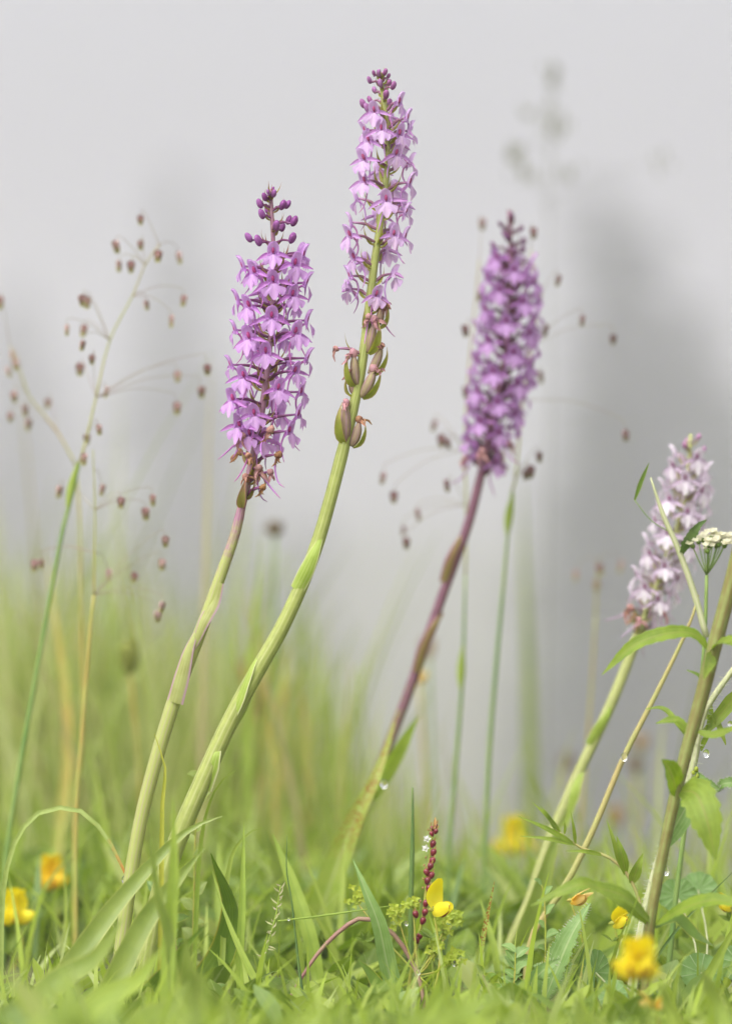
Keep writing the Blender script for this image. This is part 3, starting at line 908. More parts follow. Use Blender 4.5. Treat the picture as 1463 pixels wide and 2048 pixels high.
orchid('tall sharp orchid with loose pale flowers and green pods below them', ax2, st2, 0.0,
       [(860, 24), (1000, 25), (1165, 27), (1400, 32), (1620, 36), (2050, 38)], PM2, open2,
       [(747, 146, -40, .6), (757, 145, 0, .7), (770, 144, 30, .75), (776, 152, 60, .6), (738, 160, -60, .8), (760, 166, -5, .9), (786, 171, 60, .9), (772, 189, 15, 1.0), (725, 207, -80, 1.0), (734, 216, -50, 1.05), (739, 199, -110, .8)],
       [(765, 612, 60), (737, 634, -10), (672, 698, -85)], back2,
       pods=[(735, 705, 748, 646, 9, 25), (750, 655, 764, 612, 8, 60), (738, 748, 762, 698, 9, 50), (722, 794, 748, 742, 10, 45), (715, 772, 707, 712, 9, -40), (708, 790, 704, 752, 6, -80), (690, 884, 690, 812, 12, -20), (702, 892, 718, 846, 9, 60)],
       sheaths=[([(592, 1180), (612, 1140, -.004), (630, 1100, -.004), (645, 1068, -.001)], [15, 16, 11, 2], (-.2, -1, 0)),
                ([(455, 1450, .0), (478, 1390, -.003), (503, 1330, -.002), (524, 1300, .002)], [10, 15, 10, 2], (-1, -.7, 0)),
                ([(470, 1455, .002), (495, 1410, .003), (508, 1375, .003)], [13, 14, 3], (1, -.7, 0)),
                ([(402, 1575, .0), (425, 1515, -.003), (434, 1490, -.001)], [21, 19, 8], (-.6, -1, 0))],
       leaves=[([(284, 2030, .0), (330, 1960, -.03), (375, 1890, -.05), (416, 1846, -.055)], [16, 26, 30, 26, 16, 7, .6], (.3, -1, .5), M_LEAFD, .35),
               ([(300, 2020, .01), (420, 1960, .02), (470, 1830, .01), (422, 1706, -.008)], [18, 30, 34, 30, 24, 14, 1], (-.6, -1, .1), M_LEAFD, .55)],
       seed=5, axw=(8, 22), bud_bract=0.42)

# violet orchid behind ---------------------------------------------
DY3 = 0.125
ax3 = [(1017, 420), (1020, 480), (1022, 550), (1018, 630), (1010, 710), (996, 790), (980, 860), (968, 920), (959, 958)]
st3 = [(959, 958), (938, 1040), (912, 1115), (888, 1180), (858, 1265), (825, 1360), (788, 1460), (745, 1570), (705, 1670), (668, 1770), (640, 1850), (615, 1920), (600, 1972)]


def gen3(r):
    out = []
    n = 64
    for i in range(n):
        t = (i + .5) / n
        py = 425 + 505 * t ** 0.95
        az = (i * 137.5 + 20) % 360
        rr = float(np.interp(py, [420, 480, 560, 650, 760, 860, 940], [12, 32, 52, 60, 60, 48, 34]))
        kind = 'bud' if py < 500 else ('wilt' if (py > 885 and r.random() < .7) else 'open')
        out.append((py, az, rr, kind, (.62 if py < 470 else .85) if kind == 'bud' else r.uniform(.9, 1.0)))
    return out


orchid('soft dark violet orchid with a dense spike and a brownish stem', ax3, st3, DY3,
       [(950, 17), (1100, 19), (1260, 19), (1500, 20), (1970, 24)], PM3, [], [], [], gen3,
       sheaths=[([(888, 1165), (902, 1120, -.004), (915, 1090, -.003), (926, 1062, 0)], [10, 12, 9, 2], (.3, -1, 0)),
                ([(832, 1345), (852, 1285, -.004), (872, 1245, -.003), (886, 1225, 0)], [10, 13, 10, 2], (.3, -1, 0))],
       leaves=[([(612, 1950, 0), (650, 1800, -.02), (705, 1650, -.03), (755, 1545, -.03), (796, 1418, -.012)], [14, 24, 29, 28, 22, 15, 10, 5, .5], (-.15, -1, .12), M_RUST, .28),
               ([(745, 1600, .0), (780, 1530, -.008), (808, 1480, -.012), (836, 1432, -.012)], [8, 15, 17, 12, 1], (.5, -1, 0), M_GRASS, .3),
               ([(605, 1965, 0.01), (585, 1850, .015), (560, 1760, .01), (535, 1660, .0)], [14, 22, 24, 20, 12, 1], (.4, -1, .1), M_LEAF, .4),
               ([(612, 1965, .01), (700, 1860, .03), (800, 1740, .04), (885, 1675, .045)], [10, 18, 20, 18, 12, 1], (-.3, -1, .4), M_LEAF, .4)],
       fs=1.0, seed=8, bract_len=40, sheath_mat=mat('stem_leaf_bronze', (0.26, 0.17, 0.08), (0.30, 0.24, 0.08), ns=200, trans=0.3, edge=((0.3, 0.1, 0.22), .5)), axw=(7, 16))

# white-lilac orchid on the right -----------------------------------
DY4 = 0.085
ax4 = [(1380, 868), (1378, 910), (1372, 970), (1358, 1040), (1335, 1110), (1312, 1170), (1290, 1225), (1274, 1268)]
st4 = [(1274, 1268), (1252, 1330), (1222, 1405), (1185, 1485), (1150, 1560), (1115, 1640), (1085, 1720), (1060, 1800), (1025, 1880), (1000, 1965)]


def gen4(r):
    out = []
    n = 46
    for i in range(n):
        t = (i + .5) / n
        py = 870 + 385 * t
        az = (i * 137.5 + 60) % 360
        rr = float(np.interp(py, [860, 900, 960, 1050, 1150, 1260], [12, 30, 44, 54, 48, 30]))
        kind = 'bud' if py < 905 else ('wilt' if (py > 1205 and r.random() < .7) else 'open')
        out.append((py, az, rr, kind, .75 if kind == 'bud' else r.uniform(.9, 1.02)))
    return out


orchid('pale lilac white orchid beside the leafy herb and umbel', ax4, st4, DY4,
       [(1260, 20), (1400, 21), (1600, 21), (1965, 24)], PM4, [], [], [], gen4,
       sheaths=[([(1180, 1490), (1203, 1450, -.004), (1218, 1425, -.003), (1220, 1400, 0)], [12, 13, 9, 2], (.6, -1, 0)),
                ([(1120, 1650, .0), (1150, 1570, -.003), (1168, 1530, 0)], [15, 15, 3], (-.6, -1, 0))],
       leaves=[([(1005, 1950, 0), (1060, 1830, -.01), (1095, 1720, -.012), (1125, 1630, -.01)], [12, 20, 22, 18, 10, 1], (.5, -1, .1), M_LEAF, .4)],
       seed=12, bract_len=36, axw=(6, 16))


# ------------------------------------------------------------------ quaking grass
def spikelet_mesh(name, m, sd):
    r = random.Random(sd)
    b = MB()
    n = 4 + sd % 2
    for i in range(n):
        for s in (-1, 1):
            t = i / (n - 1)
            c = Vector((s * (4.6 - 2.2 * t), 0, 7 - 15 * t))
            tip = c + Vector((s * (3.4 - 2.5 * t), -1.2 * s * 0, -7))
            b.blade([c + Vector((-s * 4, 0, 3)), c, tip], [2.6, 4.3, 3.8, 0.8], nrm=(s * 0.45, -1, 0.1), fold=-0.75, nc=2, m=6)
            b.blade([c + Vector((-s * 4, 1, 3)), c + Vector((0, .6, 0)), tip], [2.6, 4.3, 3.8, 0.8], nrm=(s * 0.45, 1, 0.1), fold=-0.75, nc=2, m=6)
    b.ball((0, 0, 0), (5.0, 10.0), n=8, m=6)
    b.v = [tuple(x * U for x in p) for p in b.v]
    b.a = [(a[0], 1 - (p[2] / U + 14) / 28, a[2]) if False else (a[0], min(1, max(0, 0.5 - p[2] / U / 26)), a[2]) for a, p in zip(b.a, b.v)]
    return b.mesh(name, m)


SPK = [spikelet_mesh('spikelet', M_SPIKE, i) for i in range(4)]
SPKD = [spikelet_mesh('spikelet', M_SPIKED, i) for i in range(4)]


def quaking(label, culm, dy, nodes, cw=(9, 5), meshes=SPK, culm_mat=M_CULM, swell=None, spread=0.02, seed=1, size=1.0, axis_mat=None):
    """culm: foot->panicle base; nodes: [((x,y), [spikelet (x,y), ...]), ...] going up the panicle"""
    r = random.Random(seed)
    k = K(dy)
    foot = W(culm[0][0], culm[0][1], dy)
    foot.z = G(foot.x, foot.y) - 0.002
    root = thing('quaking_grass', label, 'grass', foot, 'quaking grasses with hanging spikelets')
    b = MB(); b.tube([foot] + [W(x, y, dy) for x, y in culm], [x * .5 * k for x in (cw[0], cw[0], cw[1])], n=8, m=24)
    b.build('stem', culm_mat, root, foot)
    if swell:
        b = MB(); b.blade([W(x, y, dy - .001) for x, y in swell], [x * k for x in (3, 8, 9, 6, 2)], nrm=(.3, -1, 0), fold=-.9, nc=2, m=8)
        b.build('leaf_sheath', M_GRASS, root, foot)
    axp = [W(culm[-1][0], culm[-1][1], dy)] + [W(n_[0][0], n_[0][1], dy) for n_ in nodes]
    b = MB(); b.tube(axp, [2.2 * k, .9 * k], n=6, m=18)
    b.build('panicle_axis', axis_mat or M_CULMY, root, foot)
    for (nd, sps) in nodes:
        for (sx, sy) in sps:
            q = dy + r.uniform(-spread, spread)
            p0 = W(nd[0], nd[1], dy)
            p3 = W(sx, sy - 9 * size, q)
            rise = 14 + 0.10 * abs(sx - nd[0])
            p1 = p0.lerp(p3, .5) + Vector((0, 0, rise * .8 * k))
            sgn = 1 if sx > nd[0] else -1
            p2 = W(sx - sgn * 4, sy - 9 * size - rise * .6, q)
            b = MB(); b.tube([p0, p1, p2, p3], [.75 * k, .55 * k, .5 * k], n=5, m=12)
            br = b.build('branch', M_BRANCH, root, foot)
            rot = (Matrix.Rotation(r.uniform(0, 6.28), 3, 'Z') @ Matrix.Rotation(r.uniform(-.3, .3), 3, 'X'))
            s = size * r.uniform(.78, 1.05) * (D + q) / D
            inst('spikelet', r.choice(meshes), br, Matrix.Translation(W(sx, sy, q) - foot) @ rot.to_4x4() @ Matrix.Scale(s, 4))
    return root


quaking('quaking grass with a swollen green sheath left of the mauve orchid', [(8, 1760), (34, 1570), (60, 1420), (85, 1280), (108, 1150), (128, 1050), (142, 1000), (158, 928)], 0.10,
        [((175, 870), [(198, 858), (174, 877), (168, 917)]), ((192, 795), [(213, 783), (355, 752), (415, 738), (403, 783), (354, 815), (184, 718), (160, 737)]),
         ((220, 680), [(165, 600), (174, 604), (168, 660), (165, 690), (134, 659)]), ((265, 592), [(293, 609), (367, 600), (343, 641)]),
         ((290, 530), [(232, 492), (281, 489), (238, 531), (262, 532)]), ((318, 490), [(281, 439), (358, 514), (316, 511)])],
        cw=(10, 7), swell=[(136, 1014), (143, 985), (150, 955), (157, 925)], seed=1)
quaking('quaking grass leaning away left with blushing pink spikelets', [(150, 1640), (165, 1480), (163, 1250), (160, 1050), (152, 930)], 0.14,
        [((118, 868), [(96, 806), (57, 848)]), ((85, 825), [(51, 821), (21, 833)]), ((58, 790), [(28, 792), (17, 743)]), ((42, 745), [(32, 728), (26, 713)]), ((20, 690), [(0, 604)])],
        cw=(7, 4), culm_mat=M_CULMY, seed=2, axis_mat=M_CULMY)
quaking('slender yellowish quaking grass with pale spikelets beside the mauve stem', [(152, 1640), (163, 1490), (172, 1370), (181, 1260), (188, 1190)], 0.09,
        [((188, 1190), [(331, 1082), (324, 1128), (269, 1154), (324, 1213), (316, 1232)]), ((189, 1105), [(217, 1148), (69, 1130), (83, 1127)]),
         ((190, 1020), [(242, 1004), (305, 999), (291, 1026), (119, 982)]), ((188, 940), [(205, 979)]), ((186, 900), [])],
        cw=(9, 6), culm_mat=M_CULMY, seed=3)
quaking('quaking grass rising behind the dense violet orchid spike', [(968, 1740), (978, 1500), (995, 1290), (1010, 1120), (1022, 985)], 0.15,
        [((1030, 960), [(1077, 913), (1060, 942), (1050, 948), (1005, 938)]), ((1045, 800), [(1080, 753), (1250, 870)]), ((1062, 690), [(1090, 660), (1163, 640), (1225, 678)]),
         ((1075, 600), [(1115, 560), (1077, 582)]), ((1060, 500), [(1066, 465)])],
        cw=(9, 5), culm_mat=M_CULM, swell=[(1014, 1070), (1018, 1040), (1022, 1010), (1025, 985)], meshes=SPKD, seed=4)
quaking('quaking grass with dark spikelets between the tall and violet orchids', [(896, 1740), (905, 1600), (918, 1440), (925, 1330), (930, 1150)], 0.15,
        [((932, 1010), [(835, 1028), (806, 1060), (812, 1085), (893, 970)]), ((928, 900), [(765, 955), (787, 993), (868, 850), (882, 880), (895, 886)]),
         ((935, 760), [(930, 783)]), ((945, 650), [(930, 660)]), ((958, 520), [(960, 588), (964, 447)])],
        cw=(9, 4), culm_mat=M_CULM, swell=[(922, 1380), (924, 1340), (926, 1290)], meshes=SPKD, seed=5)
quaking('faint quaking grass with four pink spikelets near the white orchid', [(1150, 1760), (1165, 1600), (1180, 1400), (1190, 1230)], 0.20,
        [((1195, 1120), [(1150, 1150), (1198, 1138), (1240, 1132), (1192, 1170)])], cw=(6, 4), culm_mat=M_CULMY, seed=6)


# ------------------------------------------------------------------ single grass blades that can be picked out
def gblade(label, pl, wd_, mtl=M_GRASS, nrm=(0.2, -1, 0.1), fold=0.35, group=None, m=16, name='grass_shoot', twist=0.0):
    b = MB()
    pts = [W(a, b_, c) for a, b_, c in pl]
    k = K(pl[0][2])
    b.blade(pts, [x * k for x in wd_], nrm=nrm, fold=fold, nc=2, m=m, twist=twist)
    return solo(b, name, mtl, label, 'grass', group, origin=pts[0])


def gstem(label, pl, wd_, mtl, name='grass_culm', cat='grass'):
    b = MB()
    pts = [W(a, b_, c) for a, b_, c in pl]
    k = K(pl[0][2])
    b.tube(pts, [x * .5 * k for x in wd_], n=8, m=20, ridge=.05)
    return solo(b, name, mtl, label, cat, None, origin=pts[0])


gblade('upright sharp light green grass blade beside the grass flower head', [(482, 2030, .0), (479, 1930, .0), (484, 1800, .0), (488, 1642, .002)], [6, 8, 8, 7, 4, .4])
gblade('sharp grass blade crossing low before the folded dark leaf', [(570, 2040, -.01), (525, 1985, -.008), (480, 1900, -.005), (440, 1800, 0), (424, 1738, .002)], [6, 8, 7, 5, 2, .3])
gblade('pointed veined leaf blade standing left of the lady mantle clusters', [(800, 2030, .005), (775, 1935, .0), (757, 1850, -.004), (730, 1780, -.004), (705, 1718, 0)], [13, 18, 18, 15, 8, .6], M_HERBG, fold=.45)
gblade('dark narrow leaf low below the yellow trefoil', [(790, 2040, .0), (765, 1990, .0), (738, 1945, .0), (716, 1920, .0)], [12, 16, 15, 9, 1], M_LEAFD)
gblade('arching pale grass blade with an orange tip at the mauve orchid', [(2, 2010, .015), (10, 1760, .012), (60, 1640, .01), (145, 1617, .006), (205, 1662, .004), (245, 1735, .002), (262, 1772, .002)], [5, 5, 5, 5, 5, 4, 2], mat('grass_orange_tip', (0.36, 0.44, 0.13), (0.30, 0.38, 0.10), trans=.4, vgrad=((0.6, 0.28, 0.08), .82, .97)), nrm=(0, -1, .5))
gblade('yellowish grass blade hugging the mauve orchid stem', [(318, 1990, -.012), (322, 1800, -.012), (325, 1600, -.012), (331, 1540, -.012), (309, 1468, -.012)], [4, 5, 5, 4, .5], mat('grass_ochre', (0.46, 0.46, 0.07), (0.40, 0.42, 0.06), trans=.4))
gblade('short dark green blade tip beside the tall orchid foot', [(385, 2010, .01), (400, 1700, .008), (430, 1580, .006), (472, 1540, .004)], [4, 5, 4, .4], M_GRASS)
gblade('lax green blade bending right of the upright sharp one', [(440, 2020, .01), (455, 1750, .02), (490, 1672, .02), (530, 1655, .02)], [5, 6, 5, .5])
gblade('broad soft grass blade between the tall and violet orchids', [(640, 1990, .04), (620, 1880, .04), (585, 1770, .045), (545, 1668, .05)], [10, 15, 15, 11, 1], M_GRASS)
gblade('grass blade standing at the bottom behind the thin dark stem', [(598, 2040, -.004), (594, 2000, -.004), (597, 1955, -.002)], [7, 8, 1])
gblade('narrow grass blade with rusty margins right of the trefoil', [(945, 2020, .012), (960, 1900, .012), (988, 1762, .01)], [6, 7, 5, .6], M_RUST)
gblade('soft upright blade beneath the quaking grass behind the violet spike', [(1000, 1985, .05), (985, 1890, .05), (960, 1800, .055)], [6, 8, 1])
gblade('sharp dark grass tips rising beside the hairy serrated leaf', [(1125, 2040, .0), (1150, 1960, .0), (1172, 1878, .0)], [5, 6, 4, .4], M_GRASSD)
gblade('thin dark blade crossing the grass right of the big yellow flower', [(1280, 1960, .01), (1360, 1850, .01), (1463, 1745, .012)], [3, 3, 2, .6], M_GRASSD)
gblade('long curved blade at the right above the scalloped leaves', [(1370, 2040, -.03), (1410, 1960, -.03), (1470, 1850, -.03)], [9, 11, 9, 4], M_GRASS)
gstem('dark thin rush stem left of the red bulbil spike', [(822, 1990, .03), (821, 1830, .03), (824, 1700, .03), (825, 1575, .03)], [10, 10, 9, 3], M_GRASSD, 'rush_stem', 'rush')
gstem('thin dark grass stem with a wispy tip beside the trefoil', [(612, 2040, -.002), (597, 1930, 0), (584, 1810, 0), (573, 1740, 0), (574, 1672, 0)], [7, 6, 4, 3, 1], M_GRASSD)
gstem('reddish stem arching low under the lady mantle clusters', [(552, 2050, .004), (600, 1960, .004), (650, 1890, .006), (715, 1838, .008), (760, 1848, .008), (800, 1885, .008), (835, 1950, .006), (850, 2020, .004)], [7, 7, 9, 10, 10, 8], M_REDSTEM, 'arching_stem', 'stem')
gstem('horizontal light green grass thread below the lady mantle', [(555, 1842, -.004), (640, 1832, -.004), (785, 1811, -.004)], [3, 5, 1], M_GRASS)
gstem('straight tan stem leaning before the white orchid stem', [(1050, 2000, .03), (1060, 1880, .03), (1130, 1770, .03), (1185, 1660, .03), (1246, 1515, .03), (1310, 1390, .03), (1375, 1255, .03), (1395, 1190, .03)], [12, 12, 12, 12, 11, 10, 8, 4], M_TANSTEM, 'tan_stem', 'stem')

gblade('long broad leaf slanting up across the mauve orchid foot', [(30, 2085, -.05), (130, 1945, -.04), (235, 1805, -.03), (330, 1700, -.022), (385, 1655, -.02), (445, 1632, -.02)], [16, 20, 21, 19, 14, 8, .6], M_LEAF, (.35, -1, .35), .35, name='broad_leaf_grass')
gblade('second broad leaf slanting up just below the long one', [(150, 2085, -.05), (215, 1985, -.045), (285, 1850, -.038), (345, 1770, -.034), (405, 1700, -.033)], [16, 22, 24, 21, 14, .6], M_LEAF, (.35, -1, .3), .35, name='broad_leaf_grass')
# softly blurred blades in front of the focal plane, lower left, and mid-distance ones behind
fgl = 'broad soft green leaf blade close in front of the orchid feet'
for (x0, x1, x2, y2, dy0, wd_) in [(60, 130, 250, 1830, -.09, 26), (150, 215, 330, 1890, -.11, 26), (330, 350, 346, 1590, -.07, 15), (352, 330, 300, 1640, -.07, 11), (395, 380, 372, 1870, -.10, 24), (470, 440, 395, 1930, -.12, 22), (-10, 20, 60, 1960, -.10, 20), (250, 300, 380, 1960, -.12, 26), (560, 620, 700, 1985, -.12, 18), (830, 850, 880, 1960, -.12, 18), (935, 900, 890, 1950, -.10, 16), (1040, 1010, 985, 1960, -.11, 17), (1200, 1180, 1150, 1990, -.11, 20), (1350, 1345, 1320, 1960, -.12, 20), (1430, 1440, 1400, 1930, -.10, 20), (880, 960, 1000, 2000, -.12, 24), (690, 660, 610, 1975, -.10, 16)]:
    y0 = 1024 + 990 * D / (D + dy0) + 10
    mm = M_LEAF if rng.random() < .5 else M_GRASS
    wh = 'the long slanting leaf' if x2 < 200 else 'the mauve orchid foot' if x2 < 420 else 'the little grass flower head' if x2 < 720 else 'the red bulbil spike' if x2 < 940 else 'the small vetch' if x2 < 1110 else 'the hairy serrated leaf' if x2 < 1250 else 'the large yellow trefoil head'
    fgl = 'soft %s leaf blade standing before %s' % ('ribbed dull green' if mm is M_LEAF else 'bright green', wh)
    gblade(fgl, [(x0, y0, dy0), ((x0 + x1) / 2, (y0 * 1.3 + y2) / 2.3, dy0), (x1 * .5 + x2 * .5, (y0 + y2 * 2) / 3, dy0 - .005), (x2, y2, dy0 - .01)], [wd_ * .6, wd_, wd_ * .95, wd_ * .6, .6], mm, nrm=(rng.uniform(-.4, .4), -1, .4), fold=.3, group='soft leaf blades before the orchids', name='soft_grass')
bgl = 'soft tall grass stem standing on the slope behind the orchids'
for i in range(60):
    px = [590, 618, 560, 535, 640, 575, 470, 604][i] if i < 8 else rng.choice([rng.uniform(-10, 330), rng.uniform(420, 720), rng.uniform(420, 720), rng.uniform(-10, 1463)])
    dy0 = rng.uniform(.25, 1.1)
    top = np.interp(px, [0, 250, 450, 620, 800, 1000, 1463], [1030, 1080, 1080, 1130, 1500, 1560, 1560]) + rng.uniform(-30, 260)
    f0 = W(px + rng.uniform(-40, 40), 2000, dy0); f0.z = G(f0.x, dy0) - .003
    t0 = W(px, top, dy0)
    kx = K(dy0)
    b = MB()
    rd, ml = rng.random() < .5, M_GRASS if rng.random() < .6 else M_CULMY
    wh = 'behind the quaking grasses at the mauve orchid' if px < 420 else 'between the tall and violet orchid stems' if px < 800 else 'behind the violet orchid stem' if px < 1080 else 'behind the white orchid stem'
    bgl = 'soft %s %s %s' % ('green' if ml is M_GRASS else 'straw yellow', 'round grass stem' if rd else 'flat grass blade', wh)
    if rd:
        b.tube([f0, f0.lerp(t0, .5) + Vector((rng.uniform(-.006, .006), 0, 0)), t0], [4 * kx, 3 * kx, 1 * kx], n=6, m=10)
    else:
        b.blade([f0, f0.lerp(t0, .5) + Vector((rng.uniform(-.012, .012), 0, 0)), t0], [8 * kx, 11 * kx, 8 * kx, 1 * kx], nrm=(rng.uniform(-.6, .6), -1, 0), fold=.3, m=10)
    solo(b, 'tall_grass', ml, bgl, 'grass', 'soft tall grass stems behind the orchids', origin=f0)


# ------------------------------------------------------------------ little grass flower head
def grass_head():
    k = K()
    foot = W(505, 2035, -.003)
    root = thing('flowering_grass', 'small flowering grass with feathery pale florets beside the upright blade', 'grass', foot)
    ax = [W(505, 2035, -.003), W(520, 1960, -.002), (W(538, 1880, 0)), W(552, 1830, 0), W(561, 1770, 0)]
    MB().tube(ax, [3.5 * k, 3 * k, 2.5 * k, 2 * k, 1 * k], n=7, m=18).build('stem', M_GRASS, root, foot)
    r = random.Random(4)
    for i in range(26):
        t = i / 25
        py = 1772 + 150 * t
        px = float(np.interp(py, [1770, 1830, 1880, 1960], [561, 552, 538, 520]))
        s = r.choice((-1, 1))
        L_ = r.uniform(10, 20)
        p0 = W(px, py, r.uniform(-.001, .001))
        d = Vector((s * r.uniform(.2, .8), r.uniform(-.5, .3), r.uniform(.3, 1) if t < .6 else r.uniform(-.6, .6))).normalized()
        b = MB(); b.blade([p0, p0 + d * L_ * .5 * k + Vector((s * 2 * k, 0, 0)), p0 + d * L_ * k], [.8 * k, 1.8 * k, 1.4 * k, .2 * k], nrm=(0, -1, .3), fold=.8, nc=1, m=6)
        b.build('floret', M_FLORET, root, foot)


grass_head()


# very soft grass plume high up in the fog
def plume():
    dy0 = .55
    k = K(dy0)
    foot = W(1085, 1900, dy0); foot.z = G(foot.x, dy0) - .003
    root = thing('plume_grass', 'tall ghostly grass plume high above the violet orchid', 'grass', foot)
    ax = [foot, W(1090, 1300, dy0), W(1098, 800, dy0), W(1095, 400, dy0), W(1105, 150, dy0)]
    MB().tube(ax, [2.0 * k, 1.4 * k, .8 * k], n=6, m=24).build('stem', M_GREYGR, root, foot)
    r = random.Random(9)
    for (cx, c_y, sx, sy, n, nx_) in [(1105, 165, 10, 30, 9, 1100), (1115, 255, 18, 14, 10, 1097), (1060, 225, 18, 8, 4, 1098), (1025, 305, 12, 20, 8, 1096), (1045, 340, 14, 12, 5, 1096), (1125, 350, 26, 8, 5, 1096), (1325, 320, 10, 14, 3, 1200)]:
        p0 = W(1097 if nx_ < 1150 else 1097, c_y + 90, dy0)
        p1 = W(cx, c_y, dy0 + r.uniform(-.03, .03))
        b = MB(); b.tube([p0, p0.lerp(p1, .5) + Vector((0, 0, 15 * k)), p1], [.8 * k, .6 * k, .5 * k], n=5, m=8)
        br = b.build('branch', M_GREYGR, root, foot)
        b = MB()
        for i in range(n * 2):
            c = p1 + Vector((r.gauss(0, sx) * k, r.gauss(0, 6) * k, r.gauss(0, sy) * k))
            b.blade([c - Vector((0, 0, 9 * k)), c, c + Vector((r.uniform(-4, 4) * k, 0, 10 * k))], [1 * k, 3.2 * k, .4 * k], nrm=(r.uniform(-1, 1), -1, 0), fold=.8, nc=1, m=5)
        b.build('spikelet_cluster', M_GREYGR, br, foot)


plume()


# ------------------------------------------------------------------ red bulbil spike
def bistort():
    dy0 = .012
    k = K(dy0)
    foot = W(812, 2010, dy0)
    root = thing('bistort', 'alpine bistort spike of dark red bulbils and two white florets', 'wildflower', foot)
    ax = [(812, 2010), (822, 1940), (834, 1885), (846, 1825), (853, 1765), (859, 1715), (864, 1670), (869, 1640)]
    MB().tube([W(x, y, dy0) for x, y in ax], [3.5 * k, 3.5 * k, 3 * k, 2.5 * k, 1.2 * k], n=8, m=24).build('stem', M_BISTEM, root, foot)
    r = random.Random(2)
    for (x, y) in [(870, 1653), (864, 1657), (871, 1663), (863, 1668), (865, 1688), (866, 1705), (864, 1722), (860, 1733), (862, 1751), (854, 1762), (857, 1777), (851, 1807), (831, 1829), (849, 1825), (845, 1842), (833, 1880), (839, 1872), (853, 1745)]:
        b = MB(); p = W(x, y, dy0 - .0016 + r.uniform(-.0008, .0012))
        s = .72 if y < 1672 else 1.0
        axx = float(np.interp(y, [p_[1] for p_ in ax[::-1]], [p_[0] for p_ in ax[::-1]]))
        b.ball(p, (6.4 * s * k, 8.6 * s * k), ax=(.35 if x > axx else -.35, -.2, 1), n=9, m=6, egg=-.25)
        o = b.build('bulbil', M_BULB, root, foot)
        b = MB(); q = p + Vector(((3 if x > axx else -3) * k, -2 * k, 6 * k))
        b.blade([q, q + Vector((1 * k, -1 * k, 4 * k)), q + Vector((2 * k, -1 * k, 8 * k))], [1.5 * k, 2 * k, .3 * k], nrm=(0, -1, 0), fold=.7, nc=1, m=4)
        b.build('tip', M_ORHEAD, o, foot)
    for (x, y) in [(853, 1677), (850, 1696)]:
        b = MB()
        for i in range(5):
            a = i * 1.257
            p = W(x, y, dy0 - .002)
            d = Vector((math.cos(a), -.35, math.sin(a)))
            b.blade([p, p + d * 4 * k, p + d * 8 * k], [1.5 * k, 3.4 * k, 2.6 * k, .5 * k], nrm=(0, -1, 0), fold=.5, nc=1, m=5)
        b.ball(p, (4.6 * k, 5.2 * k), n=8, m=6, noise=.15, rg=r)
        b.build('floret', M_WHITE, root, foot)
    for i, (x, y) in enumerate([(848, 1731), (849, 1745), (846, 1758), (845, 1776), (840, 1803), (851, 1715), (856, 1660)]):
        b = MB(); b.ball(W(x, y, dy0 - .001), (2.2 * k, 3.0 * k), n=7, m=5, egg=-.3)
        b.build('bract', M_ORHEAD, root, foot)
    b = MB(); p = W(869, 1640, dy0)
    b.blade([W(867, 1658, dy0 - .001), W(869, 1646, dy0 - .001), W(870, 1634, dy0)], [3 * k, 3.5 * k, .4 * k], fold=.8, nc=1, m=6)
    b.build('tip', M_ORHEAD, root, foot)


bistort()


# ------------------------------------------------------------------ yellow trefoils
def vetch_flower(root, foot, c, f, s, k, mt=M_YEL, open_=1.0, upright=1.0):
    """standard, two wings and keel of one pea flower; c = base of the petals, f = facing"""
    f = Vector(f).normalized()
    up = Vector((0, 0, 1))
    sd = f.cross(up).normalized()
    u2 = (up * upright + f * (1 - upright) * .6).normalized()
    S = s * k

    def std(u, v):
        wv = 20 * math.sin(math.pi * min(1, .10 + .80 * v ** .8)) ** .75 if v < 1 else 5
        p = f * (-2 + 10 * (v - .3) ** 2 * 3 - 6 * v) + u2 * (46 * v) + sd * (u * wv) + f * (7 * u * u * (1 - .4 * v)) * open_
        return c + p * S
    b = MB(); b.grid(std, 8, 9)
    o = b.build('flower', mt, root, foot)
    for sg in (-1, 1):
        def wing(u, v):
            wv = 11 * math.sin(math.pi * min(1, .12 + .78 * v)) ** .7
            p = f * (34 * v) + sd * (sg * (3 + 5 * math.sin(v * 2.6))) + up * (-4 + 8 * v + u * wv) + sd * (sg * (-2.5) * u * u)
            return c + p * S
        b = MB(); b.grid(wing, 5, 7); b.build('wing', mt, o, foot)
    b = MB(); b.tube([c + (f * 2 - up * 4) * S, c + (f * 16 - up * 9) * S, c + (f * 27 - up * 2) * S, c + (f * 31 + up * 7) * S], [2 * S, 4 * S, 3.4 * S, 1 * S], n=7, m=8)
    b.build('keel', M_REDK, o, foot)
    b = MB(); b.tube([c - (f * 9 + up * 2) * S, c - f * 2 * S, c + f * 4 * S - up * 1 * S], [2 * S, 4.5 * S, 4.8 * S], n=8, m=5)
    b.build('calyx', M_BISTEM, o, foot)


